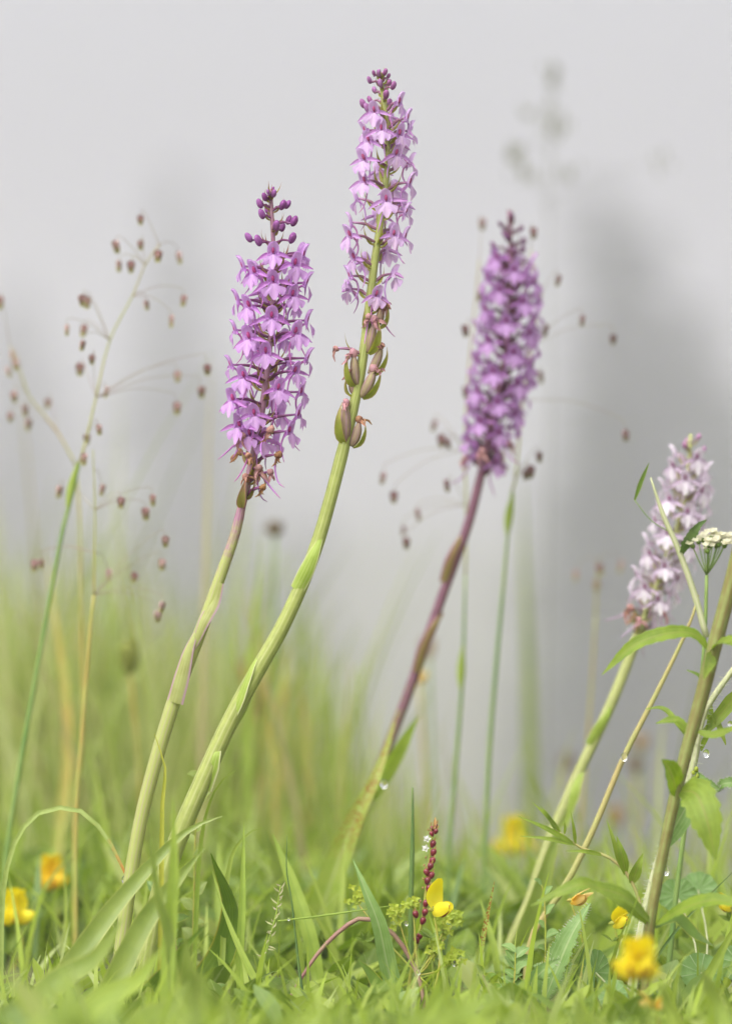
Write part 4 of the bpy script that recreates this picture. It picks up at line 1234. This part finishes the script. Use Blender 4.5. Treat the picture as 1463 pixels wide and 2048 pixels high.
def trefoil(label, px, py, dy0, fl, s=1.0, mt=M_YEL, curve=20, seed=0, leaves=2):
    r = random.Random(seed)
    k = K(dy0)
    foot = W(px + r.uniform(-20, 20), 2000, dy0); foot.z = G(foot.x, dy0) - .002
    root = thing('trefoil', label, 'wildflower', foot, 'yellow trefoil flowers')
    top = W(px, py, dy0)
    MB().tube([foot, foot.lerp(top, .5) + Vector((curve * k, 0, 0)), top], [2.6 * k, 2.2 * k, 2 * k], n=7, m=12).build('stem', M_BISTEM, root, foot)
    for (az, up, ox, oz) in fl:
        f = Vector((math.sin(R(az)), -math.cos(R(az)), .05))
        vetch_flower(root, foot, top + Vector((ox * k, 0, oz * k)), f, s * r.uniform(.9, 1.05), k, mt, upright=up)
    for i in range(leaves):
        t = r.uniform(.35, .85)
        p = foot.lerp(top, t)
        for j in range(3):
            d = Vector((r.uniform(-1, 1), r.uniform(-.6, .4), r.uniform(.1, .7))).normalized()
            b = MB(); b.blade([p, p + d * 16 * k, p + d * 30 * k], [1 * k, 7 * k, 8 * k, 5 * k, .5 * k], nrm=(0, -.5, 1), fold=.3, nc=2, m=8)
            b.build('leaflet', M_COVER, root, foot)


trefoil('sharp yellow trefoil flower beside the red bulbil spike', 866, 1818, .0, [(50, .95, 0, 0)], 1.3, seed=1)
trefoil('large soft yellow trefoil head close before the right herb', 1275, 1945, -.16, [(-70, .7, 0, 0), (60, .8, 4, 0), (10, .6, 0, 4), (150, .8, 0, 6), (-20, .9, -4, 8), (20, .9, 8, 14), (-60, .9, -12, 12)], 1.35, seed=2)
trefoil('soft orange yellow trefoil behind the left orchid foot', 103, 1765, .16, [(-40, .9, 0, 0), (50, .9, 0, 2), (10, .7, 0, 0)], 1.25, mt=M_GOLD, seed=3)
trefoil('pale yellow trefoil pair low at the left behind the grass', 30, 1835, .10, [(70, .8, 0, 0), (-50, .9, -4, 0), (10, .8, 0, 4)], 1.35, seed=4)
trefoil('soft golden trefoil at the foot of the far quaking grass', 1026, 1695, .30, [(-60, .9, 0, 0), (60, .9, 0, 0), (10, .8, 0, 3)], 1.35, seed=5)
trefoil('orange tipped trefoil bud pair above the hairy serrated leaf', 1140, 1800, .015, [(75, .3, 0, 0), (120, .2, 8, -3)], .85, mt=M_ORANGE, seed=6)
trefoil('small yellow trefoil half hidden behind a narrow leaf', 1225, 1846, .02, [(70, .3, 0, 0), (40, .5, 4, 2)], 1.1, seed=7)
trefoil('half hidden reddish yellow trefoil buds below the large soft yellow head', 1305, 2010, -.10, [(-70, .4, 0, 0), (50, .4, 4, 0)], .8, mt=M_ORANGE, seed=8)
trefoil('tiny yellow trefoil low beside the scalloped leaf', 1172, 2025, -.01, [(50, .2, 0, 0)], .7, seed=9)
trefoil('yellow trefoil at the frame edge beyond the right herb', 1460, 1815, .03, [(-60, .5, 0, 0)], .8, seed=10)


# ------------------------------------------------------------------ lady's mantle with frothy clusters
def mantle():
    dy0 = .006
    k = K(dy0)
    foot = W(812, 2020, dy0)
    root = thing('lady_mantle', 'lady mantle with frothy yellow green flower clusters round the bulbil spike', 'wildflower', foot)
    r = random.Random(6)
    forks = W(835, 1950, dy0)
    MB().tube([foot, W(822, 1985, dy0), forks], [3.5 * k, 3 * k, 2.6 * k], n=7, m=8).build('stem', M_BISTEM, root, foot)
    for (x, y, sp, dd) in [(717, 1795, 24, .006), (797, 1826, 24, .0), (826, 1808, 14, .006), (884, 1852, 26, .004), (905, 1838, 18, .008), (903, 1912, 24, -.002), (868, 1898, 18, -.003), (922, 2008, 26, -.004)]:
        p1 = W(x, y + sp * .6, dy0 + dd)
        b = MB(); b.tube([forks, forks.lerp(p1, .5) + Vector((0, 0, -6 * k)), p1], [2.2 * k, 1.8 * k, 1.5 * k], n=6, m=8)
        br = b.build('flower_cluster', M_BISTEM, root, foot)
        for j in range(17):
            c = W(x + r.gauss(0, sp * .42), y + r.gauss(0, sp * .38), dy0 + dd + r.gauss(0, .002))
            b = MB()
            for i in range(4):
                a = i * 1.571 + r.uniform(0, 1)
                d = Vector((math.cos(a), -.25, math.sin(a)))
                b.blade([c, c + d * 4.5 * k, c + d * 9 * k], [1 * k, 3.2 * k, 2.6 * k, .4 * k], nrm=(r.uniform(-.3, .3), -1, r.uniform(-.2, .5)), fold=.4, nc=1, m=4)
            b.tube([p1, c + Vector((0, .001, 0))], [.6 * k, .5 * k], n=4, m=3)
            b.build('floret', M_MANTLE, br, foot)
    for (x, y, n) in [(868, 1903, 5), (730, 1880, 4)]:
        for i in range(n):
            a = R(-70 + 140 * i / (n - 1))
            c = W(x, y, dy0)
            d = Vector((math.sin(a), -.3, math.cos(a)))
            b = MB(); b.blade([c, c + d * 10 * k, c + d * 20 * k], [2 * k, 6 * k, 6 * k, 1 * k], nrm=(0, -1, .3), fold=.4, nc=2, m=12, teeth=4, tooth=.25)
            b.build('leaflet', M_COVER, root, foot)


mantle()


# ------------------------------------------------------------------ leafy herbs on the right
def herb_leaf(root, foot, pts, wd_, mtl, nrm, teeth=0, tooth=.16, fold=.25, hair=0, seed=0, wave=.05):
    b = MB(); b.blade(pts, wd_, nrm=nrm, fold=fold, nc=3, m=34 if teeth else 16, teeth=teeth, tooth=tooth, wave=wave)
    o = b.build('leaf', mtl, root, foot)
    if hair:
        r = random.Random(seed)
        h = MB()
        P = cr(pts, 40)
        W_ = lerplist(wd_, 40)
        n_ = Vector(nrm).normalized()
        for i in range(hair):
            q = r.randrange(1, 39)
            t = (P[q] - P[q - 1]).normalized()
            sd = t.cross(n_).normalized()
            u = r.choice((-1, 1)) * r.uniform(.7, 1.0)
            p = P[q] + sd * (u * W_[q]) + n_ * (.2 * W_[q])
            e = p + (sd * u * r.uniform(.4, 1) + n_ * r.uniform(.1, .8) + t * .4) * .0013
            h.tube([p, e], [.00008, .00004], n=3, m=2)
        h.build('hairs', M_HAIR, o, foot)
        o.children[-1]['kind'] = 'stuff'
    return o


def herbs():
    # main leafy herb
    dy0 = -.035
    k = K(dy0)
    P = lambda x, y, q=0.0: W(x, y, dy0 + q)
    y0 = 1024 + 990 * D / (D + dy0)
    foot = P(1288, y0 + 5)
    root = thing('leafy_herb', 'tall leafy herb with a ribbed olive stem and lance shaped leaves', 'herb', foot)
    MB().tube([foot, P(1296, 1870), P(1318, 1740), P(1345, 1610), P(1372, 1500), P(1400, 1400), P(1428, 1290), P(1462, 1160), P(1490, 1040)], [x * .5 * k for x in (18, 19, 20, 21, 23, 26, 28, 27, 25)], n=12, m=40, ridge=.10, nr=4).build('stem', M_HSTEM, root, foot)
    lw = lambda a: [x * k for x in a]
    herb_leaf(root, foot, [P(1416, 1300), P(1385, 1268, -.002), P(1330, 1268, -.004), P(1265, 1292, -.004), P(1202, 1350, -.002)], lw((4, 11, 15, 16, 13, 8, .6)), M_HERB, (.05, -1, .65), 22, .10)
    herb_leaf(root, foot, [P(1420, 1300), P(1445, 1282, -.01), P(1480, 1290, -.02)], lw((4, 14, 16, 10)), M_HERB, (0, -1, .7), 14, .1)
    herb_leaf(root, foot, [P(1424, 1305), P(1415, 1330, -.012), P(1405, 1360, -.02)], lw((5, 15, 10, 1)), M_HERB, (.4, -1, .3))
    herb_leaf(root, foot, [P(1352, 1590), P(1345, 1560, -.006), P(1335, 1535, -.01), P(1322, 1520, -.012)], lw((5, 22, 26, 20, 2)), M_HERB, (.2, -1, .5), 14, .1)
    herb_leaf(root, foot, [P(1358, 1582), P(1390, 1588, -.01), P(1412, 1640, -.016), P(1430, 1720, -.016)], lw((6, 28, 36, 32, 20, 1)), M_HERB, (-.2, -1, .35), 24, .14)
    herb_leaf(root, foot, [P(1382, 1480), P(1360, 1445, .0), P(1340, 1440, 0), P(1310, 1447, .0)], lw((3, 8, 9, 1)), M_HERB, (0, -1, .7), 10, .1)
    herb_leaf(root, foot, [P(1392, 1462), P(1425, 1470, -.004), P(1470, 1455, -.008)], lw((4, 9, 9, 4)), M_HERB, (0, -1, .6), 10, .1)
    herb_leaf(root, foot, [P(1378, 1480), P(1330, 1420, .01), P(1290, 1418, .012)], lw((3, 6, 6, 1)), M_HERB, (0, -1, .7))
    herb_leaf(root, foot, [P(1305, 1850), P(1250, 1795, -.01), P(1190, 1775, -.016), P(1155, 1770, -.02), P(1060, 1812, -.02)], lw((4, 13, 16, 15, 12, .8)), M_HERB, (0, -1, .8), 20, .1)
    herb_leaf(root, foot, [P(1300, 1850), P(1262, 1812, -.004), P(1215, 1785, -.006), P(1172, 1764, -.006)], lw((4, 14, 16, 10, 1)), M_HERB, (-.3, -1, .5), 14, .1)
    herb_leaf(root, foot, [P(1310, 1850), P(1370, 1815, -.01), P(1430, 1800, -.016), P(1490, 1812, -.02)], lw((4, 13, 17, 14, 8)), M_HERB, (0, -1, .75), 18, .1)
    herb_leaf(root, foot, [P(1308, 1855), P(1350, 1835, .006), P(1390, 1870, .006), P(1425, 1892, .004)], lw((4, 14, 12, .8)), M_LEAFD, (0, -1, .6))

    # pale hairy thistle-like stem behind it with woolly curled bud leaves
    dy1 = .0
    k1 = K(dy1)
    Q = lambda x, y, q=0.0: W(x, y, dy1 + q)
    foot = Q(1258, 2020)
    root = thing('hairy_herb', 'pale hairy stem with ribbed green leaf bases behind the leafy herb', 'herb', foot)
    cl = [foot, Q(1275, 1900), Q(1298, 1790), Q(1328, 1690), Q(1365, 1600), Q(1385, 1530), Q(1402, 1440), Q(1425, 1395), Q(1475, 1325)]
    st = MB().tube(cl, [x * .5 * k1 for x in (22, 20, 18, 18, 17, 16, 14, 12, 10)], n=10, m=40, ridge=.08).build('stem', M_PALESTEM, root, foot)
    r = random.Random(3)
    h = MB(); C = cr(cl, 60)
    for i in range(620):
        q = r.randrange(2, 58)
        a = r.uniform(0, 6.28)
        d = Vector((math.cos(a), math.sin(a), r.uniform(-.3, .3)))
        rr = 9 * k1
        h.tube([C[q] + d * rr * .8, C[q] + d * (rr + r.uniform(4, 11) * k1)], [.00009, .00004], n=3, m=2)
    ho = h.build('hairs', M_HAIR, st, foot); ho['kind'] = 'stuff'
    lw1 = lambda a: [x * k1 for x in a]
    herb_leaf(root, foot, [Q(1330, 1690), Q(1350, 1650, -.004), Q(1372, 1610, -.006), Q(1382, 1570, -.004)], lw1((8, 18, 22, 18, 3)), M_HERBG, (.2, -1, 0), 0, 0, .6, 60, 1)
    herb_leaf(root, foot, [Q(1392, 1545), Q(1402, 1560, -.004), Q(1425, 1572, -.004), Q(1438, 1578, -.003)], lw1((3, 9, 8, 1)), M_HERBG, (0, -1, .5), 8, .25, .4, 60, 2)
    herb_leaf(root, foot, [Q(1432, 1582), Q(1445, 1568, -.002), Q(1470, 1566, -.003), Q(1490, 1570, -.003)], lw1((3, 10, 11, 6)), M_HERBG, (0, -1, .5), 10, .25, .4, 60, 3)
    for i in range(7):
        b = MB(); b.ball(Q(1391 + r.uniform(-6, 7), 1544 + r.uniform(-11, 11), -.003 + r.uniform(-.001, .001)), (4 * k1, 4.6 * k1), n=7, m=5, noise=.1, rg=r)
        b.build('flower_bud', M_MANTLE, root, foot)
    for (pp, ww) in [([(1405, 1440), (1425, 1430), (1445, 1475), (1450, 1490)], (3, 6, 6, 1)), ([(1402, 1470), (1430, 1440), (1463, 1400), (1490, 1370)], (4, 12, 15, 6)), ([(1398, 1500), (1412, 1470), (1420, 1430), (1418, 1400)], (5, 6, 6, 3))]:
        herb_leaf(root, foot, [Q(x, y, .004) for x, y in pp], lw1(ww), M_HERB, (.1, -1, .2))

    # forked stem with a toothed leaf and the umbel
    dy2 = .03
    k2 = K(dy2)
    T = lambda x, y, q=0.0: W(x, y, dy2 + q)
    foot = T(1330, 1995)
    root = thing('umbel_herb', 'slim herb carrying a cream umbel in front of the white orchid', 'herb', foot)
    st = MB().tube([foot, T(1350, 1800), T(1375, 1600), T(1395, 1440), T(1408, 1270), T(1412, 1150)], [x * .5 * k2 for x in (12, 11, 10, 9, 8, 7)], n=8, m=24).build('stem', M_CULM, root, foot)
    MB().tube([T(1412, 1275), T(1388, 1190), T(1356, 1100), T(1325, 1030), T(1300, 955)], [x * .5 * k2 for x in (14, 13, 12, 10, 3)], n=8, m=14).build('side_stem', M_PALESTEM, root, foot)
    herb_leaf(root, foot, [T(1360, 1110), T(1375, 1080, -.004), T(1395, 1052, -.006), T(1412, 1040, -.005)], [x * k2 for x in (4, 12, 9, 1)], mat('dark_small_leaf', (0.14, 0.22, 0.07), (0.10, 0.17, 0.05), trans=.3), (.4, -1, .2), 10, .15)
    herb_leaf(root, foot, [T(1268, 1000), T(1280, 965), T(1297, 925)], [x * k2 for x in (2, 5, 4, .5)], M_LEAFD, (.3, -1, 0))
    MB().tube([T(1340, 1065), T(1300, 1040), T(1268, 1000)], [1.2 * k2, 1 * k2, 1 * k2], n=5, m=8).build('side_stem', M_CULM, root, foot)
    herb_leaf(root, foot, [T(1409, 1370), T(1395, 1350), T(1372, 1340)], [x * k2 for x in (2, 4, 1)], M_LEAFD, (0, -1, .5))
    r = random.Random(8)
    base = T(1412, 1150)
    um = MB()
    for i in range(17):
        a = r.uniform(0, 6.28); q = math.sqrt(r.random())
        c = T(1424 + 50 * q * math.cos(a), 1098 - 22 * (1 - q * q) + r.uniform(-6, 6), .008 * q * math.sin(a))
        b = MB(); b.tube([base, base.lerp(c, .55) + Vector((0, 0, -4 * k2)), c], [1.6 * k2, 1.2 * k2, 1.2 * k2], n=5, m=6)
        ray = b.build('umbel_ray', M_CULM, root, foot)
        b = MB(); b.ball(c, (5.5 * k2, 5.5 * k2), n=7, m=5, noise=.15, rg=r); b.build('calyx', M_LEAFD, ray, foot)
        for e in range(3):
            cc = c + Vector((r.uniform(-9, 9), r.uniform(-7, 4), r.uniform(2, 16))) * k2
            b = MB()
            for p_ in range(5):
                aa = p_ * 1.257 + r.uniform(0, 1)
                d = Vector((math.cos(aa), math.sin(aa) * .6 - .2, .5 * math.sin(aa) + .35))
                b.blade([cc, cc + d * 5 * k2, cc + d * 9 * k2], [1.5 * k2, 4.2 * k2, 3.4 * k2, .8 * k2], nrm=(0, -.6, 1), fold=.3, nc=1, m=4)
            b.build('floret', M_CREAM, ray, foot)

    # narrow-leaved sprig (vetch-like fan)
    dy3 = .01
    k3 = K(dy3)
    V_ = lambda x, y, q=0.0: W(x, y, dy3 + q)
    foot = V_(1300, 2015)
    root = thing('narrow_leaved_sprig', 'arching sprig ending in a fan of narrow olive leaflets', 'herb', foot)
    MB().tube([foot, V_(1298, 1900), V_(1268, 1775), V_(1222, 1718), V_(1160, 1695), V_(1110, 1658)], [x * .5 * k3 for x in (8, 8, 7, 7, 6, 4)], n=7, m=22).build('stem', M_TANSTEM, root, foot)
    for (x0, y0, x1, y1, ww) in [(1150, 1690, 1035, 1632, 6), (1120, 1665, 1063, 1604, 5), (1110, 1660, 1080, 1612, 5), (1128, 1668, 1128, 1640, 4), (1152, 1690, 1040, 1672, 5), (1150, 1690, 1140, 1622, 4), (1250, 1748, 1232, 1672, 11), (1262, 1766, 1285, 1706, 12), (1205, 1710, 1130, 1702, 5), (1240, 1735, 1212, 1640, 6)]:
        a, e = V_(x0, y0), V_(x1, y1, -.004)
        herb_leaf(root, foot, [a, a.lerp(e, .5) + Vector((0, -.002, 4 * k3)), e], [x * k3 for x in (ww * .4, ww, ww * .9, ww * .5, .4)], M_HERB, (.2, -1, .4), wave=0)

    # hairy serrated leaf plant and round scalloped leaves
    dy4 = -.006
    k4 = K(dy4)
    S_ = lambda x, y, q=0.0: W(x, y, dy4 + q)
    foot = S_(1078, 2026)
    root = thing('hairy_leaf_rosette', 'hairy grey green serrated leaves rising right of the small vetch', 'herb', foot)
    MB().tube([foot, S_(1085, 2005), S_(1098, 1985)], [4 * k4, 4 * k4, 3 * k4], n=7, m=6).build('stem', M_PALESTEM, root, foot)
    herb_leaf(root, foot, [S_(1088, 2000), S_(1112, 1940, -.003), S_(1142, 1870, -.004), S_(1180, 1806, .0)], [x * k4 for x in (9, 22, 27, 24, 14, 1)], M_HERBG, (-.75, -1, .25), 20, .16, .45, 420, 5)
    herb_leaf(root, foot, [S_(1090, 2005), S_(1115, 1965, .004), S_(1143, 1925, .004)], [x * k4 for x in (6, 14, 12, 1)], M_HERBG, (-.4, -1, .3), 10, .25, .4, 160, 6)
    herb_leaf(root, foot, [S_(1075, 2010), S_(1095, 2030, -.01), S_(1130, 2040, -.016)], [x * k4 for x in (6, 24, 24, 8)], M_HERBG, (0, -.6, 1), 12, .2, .2, 60, 7)
    herb_leaf(root, foot, [S_(1080, 2005), S_(1070, 1960, -.01), S_(1100, 1930, -.012), S_(1120, 1918, -.01)], [x * k4 for x in (5, 17, 15, 1)], M_HERBG, (.4, -1, .5), 12, .15, .3, 40, 8)

    def round_leaf(rt, ft, c, rx, rz, tilt, mtl, sc=9, seed=0):
        r2 = random.Random(seed)
        rot = Matrix.Rotation(tilt[0], 3, 'X') @ Matrix.Rotation(tilt[1], 3, 'Z')
        vv, ff, aa = [], [], []
        n, m = 54, 7
        for i in range(m + 1):
            q = i / m
            for j in range(n):
                th = math.pi * (.06 + 1.88 * j / (n - 1)) - math.pi / 2
                e = 1 + (.07 * (abs(math.sin(th * sc / 2)) - .5) if i == m else .04 * q * (abs(math.sin(th * sc / 2)) - .5))
                p = Vector((rx * q * e * math.cos(th), -.35 * rx * (.25 * q * q + .08 * q * math.cos(sc * th)), rz * q * e * math.sin(th)))
                vv.append(c + rot @ p)
                aa.append((math.sin(th * sc / 2), q, 0))
        for i in range(m):
            for j in range(n - 1):
                ff.append((i * n + j, i * n + j + 1, (i + 1) * n + j + 1, (i + 1) * n + j))
        b = MB(); b.add(vv, ff, aa)
        b.build('leaf', mtl, rt, ft)
        e = MB(); e.tube([ft, ft.lerp(c, .5) + Vector((.004, 0, 0)), c], [2.4 * U, 2 * U, 1.8 * U], n=6, m=8)
        e.build('leaf_stalk', M_PALESTEM, rt, ft)
    M_SCAL = mat('scalloped_leaf', (0.22, 0.36, 0.12), (0.17, 0.29, 0.08), ns=260, trans=.38, mid=((0.40, 0.5, 0.28), .22, .8), bump=.6)
    for (lab, fx, lf) in [('round scalloped grey green leaves beside the large soft yellow head', 1395, [(1400, 1945, -.004, 46, 40, (-.5, .2), 9), (1475, 1925, .0, 44, 36, (-.3, -.4), 9)]),
                          ('crinkled toothed leaf standing left of the large soft yellow head', 1205, [(1190, 1945, .004, 34, 46, (-.2, .6), 13), (1225, 1990, -.004, 30, 34, (-.6, -.3), 11)]),
                          ('round green leaves under the reddish arching stem at the bottom', 1385, [(1352, 1790, .05, 42, 34, (-.2, .1), 11), (1395, 1780, .06, 40, 38, (-.3, -.2), 11)]),
                          ('low scalloped leaf at the foot of the hairy leaves', 1015, [(1020, 2035, -.02, 40, 30, (-.9, .1), 9), (960, 2040, -.02, 36, 26, (-1, -.2), 9)])]:
        ft = S_(fx, 2022)
        rt = thing('scalloped_plant', lab, 'herb', ft, 'plants with round scalloped leaves')
        for i, (x, y, q, rx, rz, tl, sc) in enumerate(lf):
            round_leaf(rt, ft, S_(x, y, q), rx * k4, rz * k4, tl, M_SCAL, sc, i)

    # small vetch and clover sprigs
    def sprig(lab, pts, n, ls, dyv, mtl, seed, grp):
        r3 = random.Random(seed)
        kk = K(dyv)
        PP = [W(x, y, dyv) for x, y in pts]
        rt = thing('leafy_sprig', lab, 'herb', PP[0], grp)
        C = cr(PP, 30)
        MB().tube(C, [2.6 * kk, 2 * kk, 1.2 * kk], n=6).build('stem', M_REDSTEM if seed % 2 else M_BISTEM, rt, PP[0])
        for i in range(n):
            q = int(6 + 23 * i / (n - 1))
            s = -1 if i % 2 else 1
            d = Vector((s * r3.uniform(.5, 1), r3.uniform(-.7, .5), r3.uniform(.1, .9))).normalized()
            L_ = ls * r3.uniform(.7, 1.2) * kk
            b = MB(); b.blade([C[q], C[q] + d * L_ * .5 + Vector((0, 0, L_ * .1)), C[q] + d * L_], [1 * kk, L_ * .27, L_ * .30, L_ * .2, .2 * kk], nrm=(r3.uniform(-.5, .5), -.8, .8), fold=.4, nc=2, m=9)
            b.build('leaflet', mtl, rt, PP[0])
    gp = 'small leafy sprigs in the grass'
    sprig('small vetch rosette of notched green leaflets beside the white orchid foot', [(1020, 2015), (1028, 1960), (1030, 1905)], 12, 34, .0, M_HERBG, 2, gp)
    sprig('sprig of small oval leaves behind the broad blades', [(345, 2020), (332, 1930), (325, 1840), (312, 1790)], 12, 30, .03, M_HERBG, 3, gp)
    sprig('sprig with paired leaves under the tall orchid', [(372, 2020), (360, 1950), (350, 1880), (335, 1800)], 9, 32, .02, M_LEAFD, 5, gp)
    sprig('thin leafy sprig beside the tall orchid foot', [(385, 2010), (388, 1800), (392, 1650), (404, 1560)], 12, 34, .03, M_LEAF, 4, gp)
    sprig('dark leafed sprig at the bottom left of the hairy leaves', [(985, 2030), (978, 1990), (965, 1950)], 6, 36, -.01, M_LEAFD, 7, gp)
    sprig('clover sprig below the orange tipped trefoil', [(1085, 2010), (1090, 1900), (1088, 1800), (1082, 1770)], 10, 30, .02, M_HERBG, 8, gp)
    sprig('dark sprig low left of the upright grass blade', [(440, 2030), (430, 2000), (425, 1985)], 5, 30, .0, M_LEAFD, 9, gp)


herbs()


# ------------------------------------------------------------------ soft seed heads behind
def seed_head(label, px, py, dy0, rx, rz, mtl, kind='round', seed=0):
    k = K(dy0)
    r = random.Random(seed)
    foot = W(px + r.uniform(-30, 30), 1900, dy0); foot.z = G(foot.x, dy0) - .003
    top = W(px, py, dy0)
    root = thing('seed_head', label, 'wildflower', foot, 'soft seed heads behind the orchids')
    MB().tube([foot, foot.lerp(top, .5) + Vector((r.uniform(-10, 10) * k, 0, 0)), top], [4 * k, 3.5 * k, 3.2 * k], n=7, m=10).build('stem', M_CULMY if r.random() < .5 else M_CULM, root, foot)
    b = MB(); b.ball(top + Vector((0, 0, rz * .2 * k)), (rx * .8 * k, rz * .85 * k), n=12, m=8, noise=.08, rg=r, egg=-.2)
    hd = b.build('head', mtl, root, foot)
    for i in range(26):
        a = r.uniform(0, 6.28); t = r.uniform(-.7, 1)
        d = Vector((math.cos(a), math.sin(a), t)).normalized()
        p = top + Vector((d.x * rx * .7, d.y * rx * .7, rz * .2 + d.z * rz * .7)) * k
        b = MB(); b.blade([p, p + (d + Vector((0, 0, .5))) * rx * .25 * k, p + (d + Vector((0, 0, 1.1))) * rx * .42 * k], [rx * .10 * k, rx * .14 * k, .3 * k], nrm=d, fold=-.4, nc=1, m=5)
        b.build('bract', mtl, hd, foot)


b = MB(); f0 = W(1062, 1900, .55); f0.z = G(f0.x, .55) - .003
b.blade([f0, W(1058, 1500, .55), W(1050, 1200, .55), W(1040, 960, .55)], [16 * K(.55), 17 * K(.55), 14 * K(.55), 8 * K(.55), 1 * K(.55)], nrm=(.1, -1, 0), fold=.3, m=12)
solo(b, 'tall_grass', M_MASS, 'pale wide blurred grass blade right of the violet orchid stem', 'grass', None, origin=f0)
seed_head('soft dark brown seed head right of the mauve spike foot', 549, 1062, .34, 20, 17, M_BROWNHEAD, seed=1)
seed_head('soft green bud head behind the mauve orchid stem', 259, 1322, .24, 24, 44, M_GRHEAD, seed=2)
seed_head('soft rusty seed head behind the tall orchid stem', 492, 1352, .42, 20, 22, M_ORHEAD, seed=3)
seed_head('narrow brown seed head low behind the tall orchid stem', 508, 1405, .38, 10, 34, M_BROWNHEAD, seed=4)
seed_head('orange brown seed head against the violet orchid stem', 855, 1302, .40, 16, 26, M_ORHEAD, seed=5)
seed_head('small orange flower head half hidden by the violet orchid stem', 838, 1358, .30, 17, 13, M_ORANGE, seed=6)
seed_head('soft brown seed head left of the leafy herb', 1280, 1490, .45, 17, 16, M_ORHEAD, seed=7)
seed_head('dark seed head under the brown one left of the leafy herb', 1270, 1535, .42, 14, 26, M_BROWNHEAD, seed=8)
seed_head('dim brown seed head behind the white orchid stem', 1132, 1530, .50, 16, 22, M_BROWNHEAD, seed=9)
seed_head('faint rusty seed head by the tan stem', 1230, 1640, .45, 18, 26, M_ORHEAD, seed=10)
seed_head('small brown bud at the foot of the far quaking grass', 968, 1738, .16, 6, 7, M_BROWNHEAD, seed=11)


# ------------------------------------------------------------------ water drops
dm = MB().ball((0, 0, 0), (1, 1.15), n=16, m=12, egg=-.12).mesh('water_drop', M_DROP)
for (x, y, dy0, s, lab) in [(397, 1609, .002, 5, 'water drop beside the tall orchid stem'), (767, 1568, .055, 8, 'water drop on the rusty orchid leaf'), (1330, 1742, -.012, 8, 'water drop hanging from the hairy stem'),
                            (1247, 1514, .026, 7, 'water drop on the straight tan stem'), (1411, 1507, -.002, 7, 'water drop hanging on the pale stem'), (1459, 1449, .0, 6, 'water drop at the tip of a small leaf'),
                            (812, 1847, .0, 4, 'water drop under a lady mantle cluster'), (908, 1927, .002, 5, 'water drop below the right lady mantle cluster'), (879, 1916, .002, 4, 'water drop on the lady mantle leaf'),
                            (836, 1945, .0, 5, 'water drop on a grass blade below the bulbil spike'), (250, 1760, .002, 7, 'long water drop at the mauve orchid foot'), (577, 1838, -.006, 3, 'tiny water drop on the grass thread')]:
    k = K(dy0)
    o = inst('water_drop', dm, None, Matrix.Translation(W(x, y, dy0)) @ Matrix.Diagonal((s * k, s * k, s * k * 1.1, 1)))
    tag(o, lab, 'water drop', 'water drops after the rain')

# ------------------------------------------------------------------ the fog
hz = bpy.data.meshes.new('haze')
X0, X1, Y0, Y1, Z0, Z1 = -116, 116, -8, 236, -9.0, 9.5
hz.from_pydata([(x, y, z) for z in (Z0, Z1) for y in (Y0, Y1) for x in (X0, X1)], [], [(0, 2, 3, 1), (4, 5, 7, 6), (0, 1, 5, 4), (2, 6, 7, 3), (0, 4, 6, 2), (1, 3, 7, 5)])
ho = bpy.data.objects.new('haze', hz); COL.objects.link(ho); ho['kind'] = 'stuff'
hm = bpy.data.materials.new('fog'); hm.use_nodes = True
hn = hm.node_tree.nodes; hn.clear()
ho_ = hn.new('ShaderNodeOutputMaterial')
pv = hn.new('ShaderNodeVolumePrincipled')
pv.inputs['Color'].default_value = (0.883, 0.869, 0.940, 1)
pv.inputs['Anisotropy'].default_value = 0.4
pv.inputs['Density'].default_value = 0.020
hm.node_tree.links.new(pv.outputs[0], ho_.inputs['Volume'])
hz.materials.append(hm)
